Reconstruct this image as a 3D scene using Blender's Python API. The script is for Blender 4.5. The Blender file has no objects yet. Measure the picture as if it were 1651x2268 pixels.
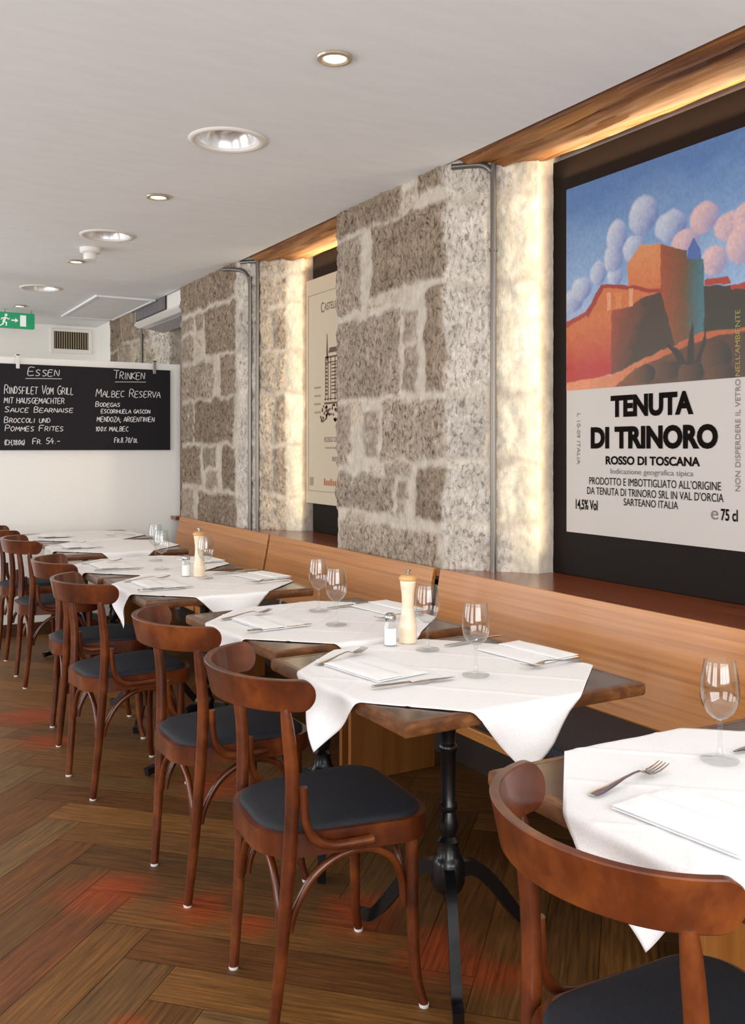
import bpy, bmesh, math, random
import numpy as np
from mathutils import Vector, Matrix

# ------------------------------------------------------------------ camera, world, light
scene = bpy.context.scene
COL = scene.collection
F_PX = 2060.0
EYE = 1.33
YAW = math.atan((825.5 + 357.0) / F_PX)
cam_d = bpy.data.cameras.new('camera')
cam_d.sensor_fit = 'VERTICAL'
cam_d.sensor_height = 36.0
cam_d.lens = F_PX / 2268.0 * 36.0
cam_d.shift_y = -(1134.0 - 992.0) / 2268.0
cam_d.clip_start = 0.05
cam = bpy.data.objects.new('camera', cam_d)
cam.location = (0, 0, EYE)
cam.rotation_euler = (math.pi / 2, 0, -YAW)
COL.objects.link(cam)
scene.camera = cam

vs = scene.view_settings
scene.display_settings.display_device = 'sRGB'
vs.view_transform = 'Standard'
vs.look = 'None'
vs.exposure = 0.0
vs.gamma = 1.0
vs.use_curve_mapping = False
scene.cycles.max_bounces = 10
scene.cycles.transparent_max_bounces = 24
scene.cycles.caustics_reflective = False
scene.cycles.caustics_refractive = False
scene.cycles.sample_clamp_indirect = 6.0
scene.cycles.use_denoising = True

world = bpy.data.worlds.new('daylight')
scene.world = world
world.use_nodes = True
bg = world.node_tree.nodes['Background']
bg.inputs[0].default_value = (0.93, 0.96, 1.0, 1)
bg.inputs[1].default_value = 2.1


def area(name, loc, rot, sx, sy, power, color=(1, 1, 1)):
    l = bpy.data.lights.new(name, 'AREA')
    l.shape = 'RECTANGLE'
    l.size, l.size_y = sx, sy
    l.energy = power
    l.color = color
    if sx < .05 or sy < .05:
        l.spread = math.radians(125)
    o = bpy.data.objects.new(name, l)
    o.location = loc
    o.rotation_euler = rot
    COL.objects.link(o)
    return o


WARM = (1.0, 0.80, 0.50)
DAY = (0.98, 0.99, 1.0)
# daylight through the shop windows behind the camera and along the left side, the last one added to brighten the far end
area('daylight_front', (0.1, -1.72, 1.65), (math.pi / 2, 0, 0), 3.6, 1.6, 138, DAY)
for k, yy in enumerate((0.6, 3.4, 6.2, 8.4)):
    area('daylight_side', (-2.32, yy, 1.5), (math.pi / 2, 0, -math.pi / 2), 1.9, 1.7, 52, DAY)
# light strips that wash the window niches (upright at the far reveal, level under the beam)
area('niche_strip', (2.50, 2.90, 1.70), (math.pi / 2, 0, math.radians(20)), 0.03, 1.6, 1.5, WARM)
area('niche_strip', (2.46, 5.13, 1.70), (math.pi / 2, 0, math.radians(20)), 0.03, 1.6, 2.0, WARM)
area('beam_strip', (2.55, 2.42, 2.41), (math.radians(174), 0, math.radians(90)), 1.0, 0.02, 4.0, WARM)
area('beam_strip', (2.52, 4.80, 2.41), (math.radians(174), 0, math.radians(90)), 0.8, 0.02, 3.0, WARM)

# ------------------------------------------------------------------ helpers
rnd = random.Random(7)


def lin(r, g, b):
    def f(c):
        c /= 255.0
        return c / 12.92 if c <= 0.04045 else ((c + 0.055) / 1.055) ** 2.4
    return (f(r), f(g), f(b), 1.0)


def nodes(name):
    m = bpy.data.materials.new(name)
    m.use_nodes = True
    nt = m.node_tree
    return m, nt, nt.nodes['Principled BSDF'], nt.nodes['Material Output']


def plain(name, col, rough=0.5, metal=0.0, coat=0.0, spec=0.5, emit=None, estr=0.0):
    m, nt, p, o = nodes(name)
    p.inputs['Base Color'].default_value = col
    p.inputs['Roughness'].default_value = rough
    p.inputs['Metallic'].default_value = metal
    p.inputs['Coat Weight'].default_value = coat
    p.inputs['Coat Roughness'].default_value = 0.12
    p.inputs['Specular IOR Level'].default_value = spec
    if emit:
        p.inputs['Emission Color'].default_value = emit
        p.inputs['Emission Strength'].default_value = estr
    return m


def add(nt, typ, **kw):
    n = nt.nodes.new(typ)
    for k, v in kw.items():
        setattr(n, k, v)
    return n


def ramp(nt, fac, stops):
    r = add(nt, 'ShaderNodeValToRGB')
    els = r.color_ramp.elements
    while len(els) < len(stops):
        els.new(0.5)
    for e, (p, c) in zip(els, stops):
        e.position = p
        e.color = c
    nt.links.new(fac, r.inputs[0])
    return r.outputs[0]


def wood(name, dark, mid, light, scale=(6, 6, 60), rough=0.3, coat=0.3, bump=0.05, vary=0.0):
    m, nt, p, o = nodes(name)
    tc = add(nt, 'ShaderNodeTexCoord')
    mp = add(nt, 'ShaderNodeMapping')
    mp.inputs['Scale'].default_value = scale
    nt.links.new(tc.outputs['Object'], mp.inputs[0])
    oi = add(nt, 'ShaderNodeObjectInfo')
    n1 = add(nt, 'ShaderNodeTexNoise', noise_dimensions='4D')
    n1.inputs['Scale'].default_value = 1.0
    n1.inputs['Detail'].default_value = 6
    n1.inputs['Roughness'].default_value = 0.62
    nt.links.new(mp.outputs[0], n1.inputs['Vector'])
    mu = add(nt, 'ShaderNodeMath', operation='MULTIPLY')
    mu.inputs[1].default_value = 20
    nt.links.new(oi.outputs['Random'], mu.inputs[0])
    nt.links.new(mu.outputs[0], n1.inputs['W'])
    c = ramp(nt, n1.outputs['Fac'], [(0.28, dark), (0.5, mid), (0.75, light)])
    nt.links.new(c, p.inputs['Base Color'])
    p.inputs['Roughness'].default_value = rough
    p.inputs['Coat Weight'].default_value = coat
    p.inputs['Coat Roughness'].default_value = 0.1
    b = add(nt, 'ShaderNodeBump')
    b.inputs['Strength'].default_value = bump
    b.inputs['Distance'].default_value = 0.002
    nt.links.new(n1.outputs['Fac'], b.inputs['Height'])
    nt.links.new(b.outputs[0], p.inputs['Normal'])
    return m


def noisy(name, c0, c1, scale=20, rough=0.8, bump=0.2, dist=0.002, detail=5, mapscale=(1, 1, 1)):
    m, nt, p, o = nodes(name)
    tc = add(nt, 'ShaderNodeTexCoord')
    mp = add(nt, 'ShaderNodeMapping')
    mp.inputs['Scale'].default_value = mapscale
    nt.links.new(tc.outputs['Object'], mp.inputs[0])
    n1 = add(nt, 'ShaderNodeTexNoise')
    n1.inputs['Scale'].default_value = scale
    n1.inputs['Detail'].default_value = detail
    nt.links.new(mp.outputs[0], n1.inputs['Vector'])
    c = ramp(nt, n1.outputs['Fac'], [(0.3, c0), (0.7, c1)])
    nt.links.new(c, p.inputs['Base Color'])
    p.inputs['Roughness'].default_value = rough
    b = add(nt, 'ShaderNodeBump')
    b.inputs['Strength'].default_value = bump
    b.inputs['Distance'].default_value = dist
    nt.links.new(n1.outputs['Fac'], b.inputs['Height'])
    nt.links.new(b.outputs[0], p.inputs['Normal'])
    return m


def mesh_obj(name, V, Fc, mat, parent=None, smooth=False, cols=None, sharp=None):
    me = bpy.data.meshes.new(name)
    me.from_pydata([tuple(v) for v in V], [], [tuple(f) for f in Fc])
    me.update()
    bm = bmesh.new()
    bm.from_mesh(me)
    bmesh.ops.recalc_face_normals(bm, faces=bm.faces)
    bm.to_mesh(me)
    bm.free()
    if cols is not None:
        a = me.color_attributes.new('Col', 'FLOAT_COLOR', 'POINT')
        a.data.foreach_set('color', np.asarray(cols, dtype=np.float32).ravel())
    o = bpy.data.objects.new(name, me)
    COL.objects.link(o)
    if mat:
        me.materials.append(mat)
    if smooth:
        me.shade_smooth()
        if sharp:
            me.set_sharp_from_angle(angle=math.radians(sharp))
    if parent:
        o.parent = parent
    return o


class MB:
    """collects shapes, then links them as one mesh object"""

    def __init__(self):
        self.V, self.F = [], []

    def add(self, V, Fc, M=None):
        n = len(self.V)
        self.V += [tuple(M @ Vector(v)) if M else tuple(v) for v in V]
        self.F += [tuple(i + n for i in f) for f in Fc]
        return self

    def box(self, x0, x1, y0, y1, z0, z1, bev=0.0, seg=2, M=None):
        if bev <= 0:
            V = [(x, y, z) for z in (z0, z1) for y in (y0, y1) for x in (x0, x1)]
            Fc = [(0, 2, 3, 1), (4, 5, 7, 6), (0, 1, 5, 4), (2, 6, 7, 3), (0, 4, 6, 2), (1, 3, 7, 5)]
            return self.add(V, Fc, M)
        bm = bmesh.new()
        bmesh.ops.create_cube(bm, size=1.0)
        for v in bm.verts:
            v.co = Vector((x0 + (v.co.x + .5) * (x1 - x0), y0 + (v.co.y + .5) * (y1 - y0), z0 + (v.co.z + .5) * (z1 - z0)))
        bmesh.ops.bevel(bm, geom=bm.edges[:], offset=bev, segments=seg, affect='EDGES', profile=0.5)
        return self.addbm(bm, M)

    def addbm(self, bm, M=None):
        bm.verts.index_update()
        V = [v.co.copy() for v in bm.verts]
        Fc = [[v.index for v in f.verts] for f in bm.faces]
        bm.free()
        return self.add(V, Fc, M)

    def lathe(self, prof, seg=32, M=None):
        V, Fc, rings = [], [], []
        for r, z in prof:
            if r < 1e-6:
                rings.append([len(V)])
                V.append((0, 0, z))
            else:
                rings.append(list(range(len(V), len(V) + seg)))
                V += [(r * math.cos(2 * math.pi * i / seg), r * math.sin(2 * math.pi * i / seg), z) for i in range(seg)]
        for a, b in zip(rings, rings[1:]):
            for i in range(seg):
                j = (i + 1) % seg
                if len(a) == 1 and len(b) == 1:
                    continue
                if len(a) == 1:
                    Fc.append((a[0], b[j], b[i]))
                elif len(b) == 1:
                    Fc.append((a[i], a[j], b[0]))
                else:
                    Fc.append((a[i], a[j], b[j], b[i]))
        return self.add(V, Fc, M)

    def tube(self, pts, r, seg=12, n=None, M=None, flat=None):
        pts = [Vector(p) for p in pts]
        rr = list(r) if isinstance(r, (list, tuple)) else [r] * len(pts)
        if n:
            pts, rr = catmull(pts, rr, n)
        t0 = (pts[1] - pts[0]).normalized()
        up = Vector((0, 0, 1)) if abs(t0.z) < 0.9 else Vector((1, 0, 0))
        nrm = (up - t0 * up.dot(t0)).normalized()
        V, Fc = [], []
        for i, p in enumerate(pts):
            t = (pts[min(i + 1, len(pts) - 1)] - pts[max(i - 1, 0)]).normalized()
            nrm = (nrm - t * nrm.dot(t)).normalized()
            bi = t.cross(nrm)
            for k in range(seg):
                a = 2 * math.pi * k / seg
                ca, sa = math.cos(a), math.sin(a)
                if flat:
                    V.append(p + nrm * (rr[i] * flat * ca) + bi * (rr[i] * sa))
                else:
                    V.append(p + (nrm * ca + bi * sa) * rr[i])
        L = len(pts)
        for i in range(L - 1):
            for k in range(seg):
                k2 = (k + 1) % seg
                Fc.append((i * seg + k, i * seg + k2, (i + 1) * seg + k2, (i + 1) * seg + k))
        Fc.append(tuple(range(seg))[::-1])
        Fc.append(tuple((L - 1) * seg + k for k in range(seg)))
        return self.add(V, Fc, M)

    def prism(self, poly, z0, z1, M=None, bev=0.0, seg=2):
        n = len(poly)
        V = [(x, y, z0) for x, y in poly] + [(x, y, z1) for x, y in poly]
        Fc = [tuple(range(n))[::-1], tuple(range(n, 2 * n))] + [(i, (i + 1) % n, n + (i + 1) % n, n + i) for i in range(n)]
        if bev <= 0:
            return self.add(V, Fc, M)
        bm = bmesh.new()
        bv = [bm.verts.new(v) for v in V]
        for f in Fc:
            bm.faces.new([bv[i] for i in f])
        ed = [e for e in bm.edges if abs(e.verts[0].co.z - e.verts[1].co.z) < 1e-7]
        bmesh.ops.bevel(bm, geom=ed, offset=bev, segments=seg, affect='EDGES', profile=0.5)
        return self.addbm(bm, M)

    def build(self, name, mat, parent=None, smooth=False, sharp=None):
        return mesh_obj(name, self.V, self.F, mat, parent, smooth, None, sharp)


def catmull(P, R, n):
    out, ro = [], []
    L = len(P)
    for i in range(L - 1):
        p0, p1, p2, p3 = P[max(i - 1, 0)], P[i], P[i + 1], P[min(i + 2, L - 1)]
        for k in range(n):
            t = k / n
            out.append(0.5 * ((2 * p1) + (p2 - p0) * t + (2 * p0 - 5 * p1 + 4 * p2 - p3) * t * t + (3 * p1 - p0 - 3 * p2 + p3) * t ** 3))
            ro.append(R[i] + (R[i + 1] - R[i]) * t)
    out.append(P[-1])
    ro.append(R[-1])
    return out, ro


def rpoly(corners, seg=8):
    """polygon with rounded corners: (x, y, radius)"""
    out = []
    n = len(corners)
    for i in range(n):
        p = Vector(corners[i][:2])
        a = Vector(corners[i - 1][:2])
        b = Vector(corners[(i + 1) % n][:2])
        r = corners[i][2]
        u, v = (a - p).normalized(), (b - p).normalized()
        ang = u.angle(v)
        d = r / math.tan(ang / 2)
        ctr = p + (u + v).normalized() * (r / math.sin(ang / 2))
        s, e = p + u * d - ctr, p + v * d - ctr
        a0 = math.atan2(s.y, s.x)
        da = math.atan2(e.y, e.x) - a0
        while da > math.pi:
            da -= 2 * math.pi
        while da < -math.pi:
            da += 2 * math.pi
        for k in range(seg + 1):
            t = a0 + da * k / seg
            out.append((ctr.x + r * math.cos(t), ctr.y + r * math.sin(t)))
    return out


def empty(name, loc, rz=0.0):
    o = bpy.data.objects.new(name, None)
    o.empty_display_size = 0.1
    o.location = loc
    o.rotation_euler = (0, 0, rz)
    COL.objects.link(o)
    return o


def tag(o, label=None, cat=None, group=None, kind=None):
    if label:
        o['label'] = label
    if cat:
        o['category'] = cat
    if group:
        o['group'] = group
    if kind:
        o['kind'] = kind
    return o


def struct(o):
    o['kind'] = 'structure'
    return o


def copy_tree(o, parent=None):
    c = o.copy()
    COL.objects.link(c)
    if parent:
        c.parent = parent
    for ch in list(o.children):
        copy_tree(ch, c)
    return c


def place(proto, first, loc, rz, label, group=None):
    """the first placement uses the built thing itself, later ones a copy of it and its parts"""
    o = proto if first else copy_tree(proto)
    o.location = loc
    o.rotation_euler = (0, 0, rz)
    o['label'] = label
    if group:
        o['group'] = group
    return o


# value noise for the masonry and beams
_tab = np.random.RandomState(3).rand(256, 256)


def vnoise(x, y, seed=0):
    x = np.asarray(x, float) + seed * 17.3
    y = np.asarray(y, float) + seed * 9.7
    xi, yi = np.floor(x).astype(int), np.floor(y).astype(int)
    xf, yf = x - xi, y - yi
    xf, yf = xf * xf * (3 - 2 * xf), yf * yf * (3 - 2 * yf)
    a, b = _tab[xi % 256, yi % 256], _tab[(xi + 1) % 256, yi % 256]
    c, d = _tab[xi % 256, (yi + 1) % 256], _tab[(xi + 1) % 256, (yi + 1) % 256]
    return (a * (1 - xf) + b * xf) * (1 - yf) + (c * (1 - xf) + d * xf) * yf


def fbm(x, y, seed=0, oct=4):
    s, a, t = 0, 1.0, 0
    for k in range(oct):
        s = s + a * vnoise(np.asarray(x) * 2 ** k, np.asarray(y) * 2 ** k, seed + k)
        t += a
        a *= 0.5
    return s / t


# ------------------------------------------------------------------ materials
M_CHAIR = wood('chair_beech', lin(44, 16, 5), lin(88, 38, 12), lin(132, 70, 26), (9, 9, 7), 0.30, 0.2, 0.03)
M_SEAT = noisy('seat_cloth', lin(10, 11, 17), lin(24, 26, 37), 260, 0.75, 0.25, 0.001, 3)
M_BENCHCLOTH = noisy('bench_cloth', lin(20, 20, 27), lin(42, 42, 52), 120, 0.7, 0.3, 0.001, 6)
M_GLIDE = plain('white_plastic', lin(225, 225, 222), 0.4)
M_OAK = wood('bench_oak', lin(150, 90, 38), lin(180, 116, 56), lin(198, 134, 70), (70, 1.0, 70), 0.34, 0.1, 0.03)
M_OAKV = wood('bench_oak_upright', lin(134, 78, 32), lin(164, 104, 48), lin(182, 122, 62), (13, 13, .8), 0.4, 0.1, 0.04)
M_SILL = wood('sill_wood', lin(96, 44, 18), lin(128, 62, 28), lin(150, 80, 40), (20, 1.5, 20), 0.25, 0.3, 0.02)
M_TOP = wood('table_top', lin(46, 26, 13), lin(68, 40, 21), lin(88, 55, 30), (30, 3, 30), 0.22, 0.3, 0.02)
M_EDGE = wood('table_edge', lin(62, 34, 16), lin(96, 57, 29), lin(138, 92, 52), (18, 18, 40), 0.35, 0.2, 0.05)
M_IRON = plain('cast_iron', lin(13, 13, 16), 0.34, 0.0, 0.3)
M_CLOTH = noisy('white_linen', lin(240, 237, 236), lin(250, 248, 248), 300, 0.9, 0.06, 0.0006, 2)
M_NAPKIN = noisy('napkin_linen', lin(246, 245, 245), lin(253, 252, 252), 300, 0.9, 0.08, 0.0006, 2)
M_STEEL = plain('steel', lin(205, 203, 200), 0.16, 1.0)
M_CHROME = plain('shaker_chrome', lin(190, 188, 184), 0.2, 1.0)
M_MILL = wood('mill_beech', lin(222, 200, 170), lin(234, 214, 186), lin(242, 226, 204), (8, 8, 40), 0.4, 0.1, 0.02)
M_MILLTOP = wood('mill_cap', lin(176, 128, 72), lin(200, 152, 92), lin(214, 172, 114), (8, 8, 40), 0.4, 0.1, 0.02)
M_SALT = noisy('salt', lin(244, 244, 244), lin(254, 254, 254), 400, 0.9, 0.1, 0.001, 2)
M_CEIL = noisy('ceiling_paint', lin(228, 229, 230), lin(233, 234, 235), 5, 0.85, 0.03, 0.002, 4, (1, 4, 1))
M_WHITE = plain('white_paint', lin(236, 233, 226), 0.6)
M_PANEL = plain('partition_white', lin(243, 241, 236), 0.42)
M_PLASTER = noisy('plaster', lin(186, 176, 164), lin(206, 198, 188), 14, 0.9, 0.4, 0.004)
M_LEFT = noisy('brown_panelling', lin(92, 62, 40), lin(112, 78, 52), 4, 0.6, 0.1, 0.002)
M_DARKBASE = wood('dark_skirting', lin(52, 28, 14), lin(70, 40, 22), lin(84, 50, 30), (3, 40, 40), 0.4, 0.1, 0.02)
M_BLACK = plain('black_board', lin(20, 12, 8), 0.6, spec=.15)
M_UNDER = plain('shaded_parapet', lin(52, 42, 36), 0.7)  # parapet below the bench, its shade put into a dark colour
M_CHALKBOARD = plain('blackboard', lin(24, 20, 26), 0.6, spec=.25)
M_CHALK = plain('chalk', lin(226, 224, 224), 0.9)
M_PIPE = plain('steel_conduit', lin(112, 108, 104), 0.35, 0.8)
M_PRINT = plain('print_paper', lin(186, 179, 173), 0.5, spec=.3)
M_PRINT2 = plain('cream_print', lin(196, 182, 158), 0.5)
M_INK = plain('black_ink', lin(18, 12, 11), 0.8, spec=.05)
M_GREYINK = plain('grey_ink', lin(120, 114, 110), 0.8, spec=.1)
M_BROWNINK = plain('brown_ink', lin(92, 66, 48), 0.6)
M_LTBROWN = plain('pale_brown_ink', lin(158, 136, 110), 0.6)
M_ORANGEINK = plain('orange_ink', lin(176, 96, 58), 0.6)
M_OCHREINK = plain('ochre_ink', lin(150, 132, 70), 0.6)
M_GRILLE = plain('dark_grille', lin(44, 32, 22), 0.6)
M_SLAT = plain('grille_slat', lin(176, 158, 122), 0.5)
M_PLASTIC = plain('white_unit', lin(226, 223, 217), 0.45)
M_FLAPGREY = plain('grey_flap', lin(150, 148, 150), 0.5)
M_GREEN = plain('exit_green', lin(16, 150, 98), 0.4, emit=lin(16, 150, 98), estr=0.15)
M_SIGNWHITE = plain('exit_white', lin(240, 245, 242), 0.4, emit=lin(240, 245, 242), estr=0.15)
M_REFLECTOR = plain('reflector', lin(235, 235, 235), 0.22, 0.35)
M_TRIM = plain('lamp_ring', lin(226, 221, 212), 0.4)
M_SPOTRING = plain('spot_ring', lin(190, 176, 158), 0.3, 0.6)
M_LAMP = plain('lit_lens', lin(255, 240, 210), 0.4, emit=lin(255, 236, 200), estr=9.0)
M_BULB = plain('frosted_bulb', lin(235, 235, 235), 0.35)


def glass_mat(name, tint=(0.97, 0.98, 0.98, 1), ior=1.45):
    m, nt, p, o = nodes(name)
    nt.nodes.remove(p)
    tr = add(nt, 'ShaderNodeBsdfTransparent')
    tr.inputs[0].default_value = tint
    gl = add(nt, 'ShaderNodeBsdfGlossy')
    gl.inputs['Roughness'].default_value = 0.02
    lw = add(nt, 'ShaderNodeLayerWeight')
    lw.inputs['Blend'].default_value = 0.5
    pw = add(nt, 'ShaderNodeMath', operation='POWER')
    pw.inputs[1].default_value = 4.0
    fr = add(nt, 'ShaderNodeMath', operation='MULTIPLY_ADD')
    fr.inputs[1].default_value = 0.8
    fr.inputs[2].default_value = 0.05
    nt.links.new(lw.outputs['Facing'], pw.inputs[0])
    nt.links.new(pw.outputs[0], fr.inputs[0])
    mx = add(nt, 'ShaderNodeMixShader')
    nt.links.new(fr.outputs[0], mx.inputs[0])
    nt.links.new(tr.outputs[0], mx.inputs[1])
    nt.links.new(gl.outputs[0], mx.inputs[2])
    nt.links.new(mx.outputs[0], o.inputs[0])
    return m


M_GLASS = glass_mat('clear_glass')


def stone_mat():
    m, nt, p, o = nodes('rough_masonry')
    at = add(nt, 'ShaderNodeAttribute', attribute_name='Col')
    tc = add(nt, 'ShaderNodeTexCoord')
    mp = add(nt, 'ShaderNodeMapping')
    mp.inputs['Scale'].default_value = (1, 1, 0.55)
    nt.links.new(tc.outputs['Object'], mp.inputs[0])
    n1 = add(nt, 'ShaderNodeTexNoise')
    n1.inputs['Scale'].default_value = 62
    n1.inputs['Detail'].default_value = 5
    n1.inputs['Roughness'].default_value = 0.65
    n1.inputs['Distortion'].default_value = 0.6
    nt.links.new(mp.outputs[0], n1.inputs['Vector'])
    n2 = add(nt, 'ShaderNodeTexNoise')
    n2.inputs['Scale'].default_value = 16
    n2.inputs['Detail'].default_value = 4
    nt.links.new(tc.outputs['Object'], n2.inputs['Vector'])
    # alpha of the attribute = how coarse the stone is
    sp = ramp(nt, n1.outputs['Fac'], [(0.36, (0.30, 0.27, 0.24, 1)), (0.47, (0.9, 0.89, 0.88, 1)), (0.64, (1.28, 1.27, 1.25, 1))])
    sp2 = ramp(nt, n2.outputs['Fac'], [(0.3, (0.8, 0.78, 0.75, 1)), (0.7, (1.12, 1.12, 1.12, 1))])
    mixa = add(nt, 'ShaderNodeMix', data_type='RGBA', blend_type='MIX')
    nt.links.new(at.outputs['Alpha'], mixa.inputs[0])
    mixa.inputs[6].default_value = (1, 1, 1, 1)
    nt.links.new(sp, mixa.inputs[7])
    mul = add(nt, 'ShaderNodeMix', data_type='RGBA', blend_type='MULTIPLY')
    mul.inputs[0].default_value = 1
    nt.links.new(at.outputs['Color'], mul.inputs[6])
    nt.links.new(mixa.outputs[2], mul.inputs[7])
    mul2 = add(nt, 'ShaderNodeMix', data_type='RGBA', blend_type='MULTIPLY')
    mul2.inputs[0].default_value = 0.8
    nt.links.new(mul.outputs[2], mul2.inputs[6])
    nt.links.new(sp2, mul2.inputs[7])
    nt.links.new(mul2.outputs[2], p.inputs['Base Color'])
    p.inputs['Roughness'].default_value = 0.9
    p.inputs['Specular IOR Level'].default_value = 0.2
    b = add(nt, 'ShaderNodeBump')
    b.inputs['Distance'].default_value = 0.012
    mm = add(nt, 'ShaderNodeMath', operation='MULTIPLY_ADD')
    mm.inputs[1].default_value = 0.8
    mm.inputs[2].default_value = 0.15
    nt.links.new(at.outputs['Alpha'], mm.inputs[0])
    nt.links.new(mm.outputs[0], b.inputs['Strength'])
    nt.links.new(n1.outputs['Fac'], b.inputs['Height'])
    nt.links.new(b.outputs[0], p.inputs['Normal'])
    return m


M_STONE = stone_mat()


def attr_mat(name, rough=0.5):
    m, nt, p, o = nodes(name)
    at = add(nt, 'ShaderNodeAttribute', attribute_name='Col')
    nt.links.new(at.outputs['Color'], p.inputs['Base Color'])
    p.inputs['Roughness'].default_value = rough
    return m


M_ART = attr_mat('printed_picture', 0.45)


def beam_mat():
    m, nt, p, o = nodes('old_beam')
    tc = add(nt, 'ShaderNodeTexCoord')
    mp = add(nt, 'ShaderNodeMapping')
    mp.inputs['Scale'].default_value = (26, 1.3, 26)
    nt.links.new(tc.outputs['Object'], mp.inputs[0])
    n1 = add(nt, 'ShaderNodeTexNoise')
    n1.inputs['Scale'].default_value = 1
    n1.inputs['Detail'].default_value = 7
    n1.inputs['Roughness'].default_value = 0.65
    n1.inputs['Distortion'].default_value = 0.5
    nt.links.new(mp.outputs[0], n1.inputs['Vector'])
    c = ramp(nt, n1.outputs['Fac'], [(0.3, lin(58, 28, 10)), (0.45, lin(120, 72, 32)), (0.7, lin(168, 118, 62))])
    nt.links.new(c, p.inputs['Base Color'])
    p.inputs['Roughness'].default_value = 0.5
    b = add(nt, 'ShaderNodeBump')
    b.inputs['Strength'].default_value = 0.5
    b.inputs['Distance'].default_value = 0.01
    nt.links.new(n1.outputs['Fac'], b.inputs['Height'])
    nt.links.new(b.outputs[0], p.inputs['Normal'])
    return m


M_BEAM = beam_mat()


RED_PATCHES = [(.70, 2.83, .17), (.90, 2.58, .13), (1.0, 2.42, .10), (1.30, 2.33, .16), (1.36, 2.05, .15), (1.45, 1.9, .12), (.82, 4.85, .22), (.83, 4.4, .16), (.55, 2.1, .10), (1.3, 3.5, .2), (1.25, 1.5, .2), (.6, 1.7, .12)]


def floor_mat():
    m, nt, p, o = nodes('herringbone_parquet')
    at = add(nt, 'ShaderNodeAttribute', attribute_name='Col')
    uv = add(nt, 'ShaderNodeUVMap', uv_map='UVMap')
    mp = add(nt, 'ShaderNodeMapping')
    mp.inputs['Scale'].default_value = (5, 95, 1)
    nt.links.new(uv.outputs[0], mp.inputs[0])
    n1 = add(nt, 'ShaderNodeTexNoise')
    n1.inputs['Scale'].default_value = 1.0
    n1.inputs['Detail'].default_value = 7
    n1.inputs['Roughness'].default_value = 0.65
    nt.links.new(mp.outputs[0], n1.inputs['Vector'])
    c = ramp(nt, n1.outputs['Fac'], [(0.28, (0.46, 0.44, 0.42, 1)), (0.48, (0.92, 0.92, 0.92, 1)), (0.70, (1.6, 1.56, 1.48, 1))])
    mul = add(nt, 'ShaderNodeMix', data_type='RGBA', blend_type='MULTIPLY')
    mul.inputs[0].default_value = 1
    nt.links.new(at.outputs['Color'], mul.inputs[6])
    nt.links.new(c, mul.inputs[7])
    # red patches mixed over the board colour
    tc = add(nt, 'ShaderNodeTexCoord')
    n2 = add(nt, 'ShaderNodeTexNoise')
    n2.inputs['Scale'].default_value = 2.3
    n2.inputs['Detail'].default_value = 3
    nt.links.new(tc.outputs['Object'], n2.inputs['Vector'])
    # each patch has its own place and size on the boards
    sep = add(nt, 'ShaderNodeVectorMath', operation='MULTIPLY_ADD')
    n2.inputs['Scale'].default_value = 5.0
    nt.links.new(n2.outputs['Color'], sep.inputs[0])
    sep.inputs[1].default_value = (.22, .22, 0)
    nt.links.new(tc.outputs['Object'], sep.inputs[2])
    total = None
    for sx, sy, sr in RED_PATCHES:
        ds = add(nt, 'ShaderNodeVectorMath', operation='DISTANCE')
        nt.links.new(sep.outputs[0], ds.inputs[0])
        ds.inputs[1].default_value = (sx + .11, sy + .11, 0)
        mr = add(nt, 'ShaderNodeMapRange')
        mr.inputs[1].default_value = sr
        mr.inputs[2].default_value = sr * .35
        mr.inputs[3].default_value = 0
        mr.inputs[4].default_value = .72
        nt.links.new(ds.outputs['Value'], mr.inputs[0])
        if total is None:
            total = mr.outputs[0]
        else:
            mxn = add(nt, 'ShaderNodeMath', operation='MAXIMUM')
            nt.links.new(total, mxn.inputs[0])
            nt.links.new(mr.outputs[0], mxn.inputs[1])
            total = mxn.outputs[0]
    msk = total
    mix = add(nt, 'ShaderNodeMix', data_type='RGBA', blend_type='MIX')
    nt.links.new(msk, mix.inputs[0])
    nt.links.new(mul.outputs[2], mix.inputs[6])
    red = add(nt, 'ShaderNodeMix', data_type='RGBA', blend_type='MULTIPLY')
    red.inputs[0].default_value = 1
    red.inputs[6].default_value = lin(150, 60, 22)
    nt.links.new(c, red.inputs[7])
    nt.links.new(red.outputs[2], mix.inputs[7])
    nt.links.new(mix.outputs[2], p.inputs['Base Color'])
    rr = ramp(nt, n1.outputs['Fac'], [(0.3, (0.46, 0.46, 0.46, 1)), (0.7, (0.62, 0.62, 0.62, 1))])
    nt.links.new(rr, p.inputs['Roughness'])
    p.inputs['Specular IOR Level'].default_value = 0.35
    b = add(nt, 'ShaderNodeBump')
    b.inputs['Strength'].default_value = 0.08
    b.inputs['Distance'].default_value = 0.002
    nt.links.new(n1.outputs['Fac'], b.inputs['Height'])
    nt.links.new(b.outputs[0], p.inputs['Normal'])
    return m


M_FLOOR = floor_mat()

# ------------------------------------------------------------------ the room shell
W, CE = 2.25, 2.54          # wall plane of the piers, ceiling height
X0, X1, Y0, Y1 = -2.2, 2.62, -1.6, 9.5


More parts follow.
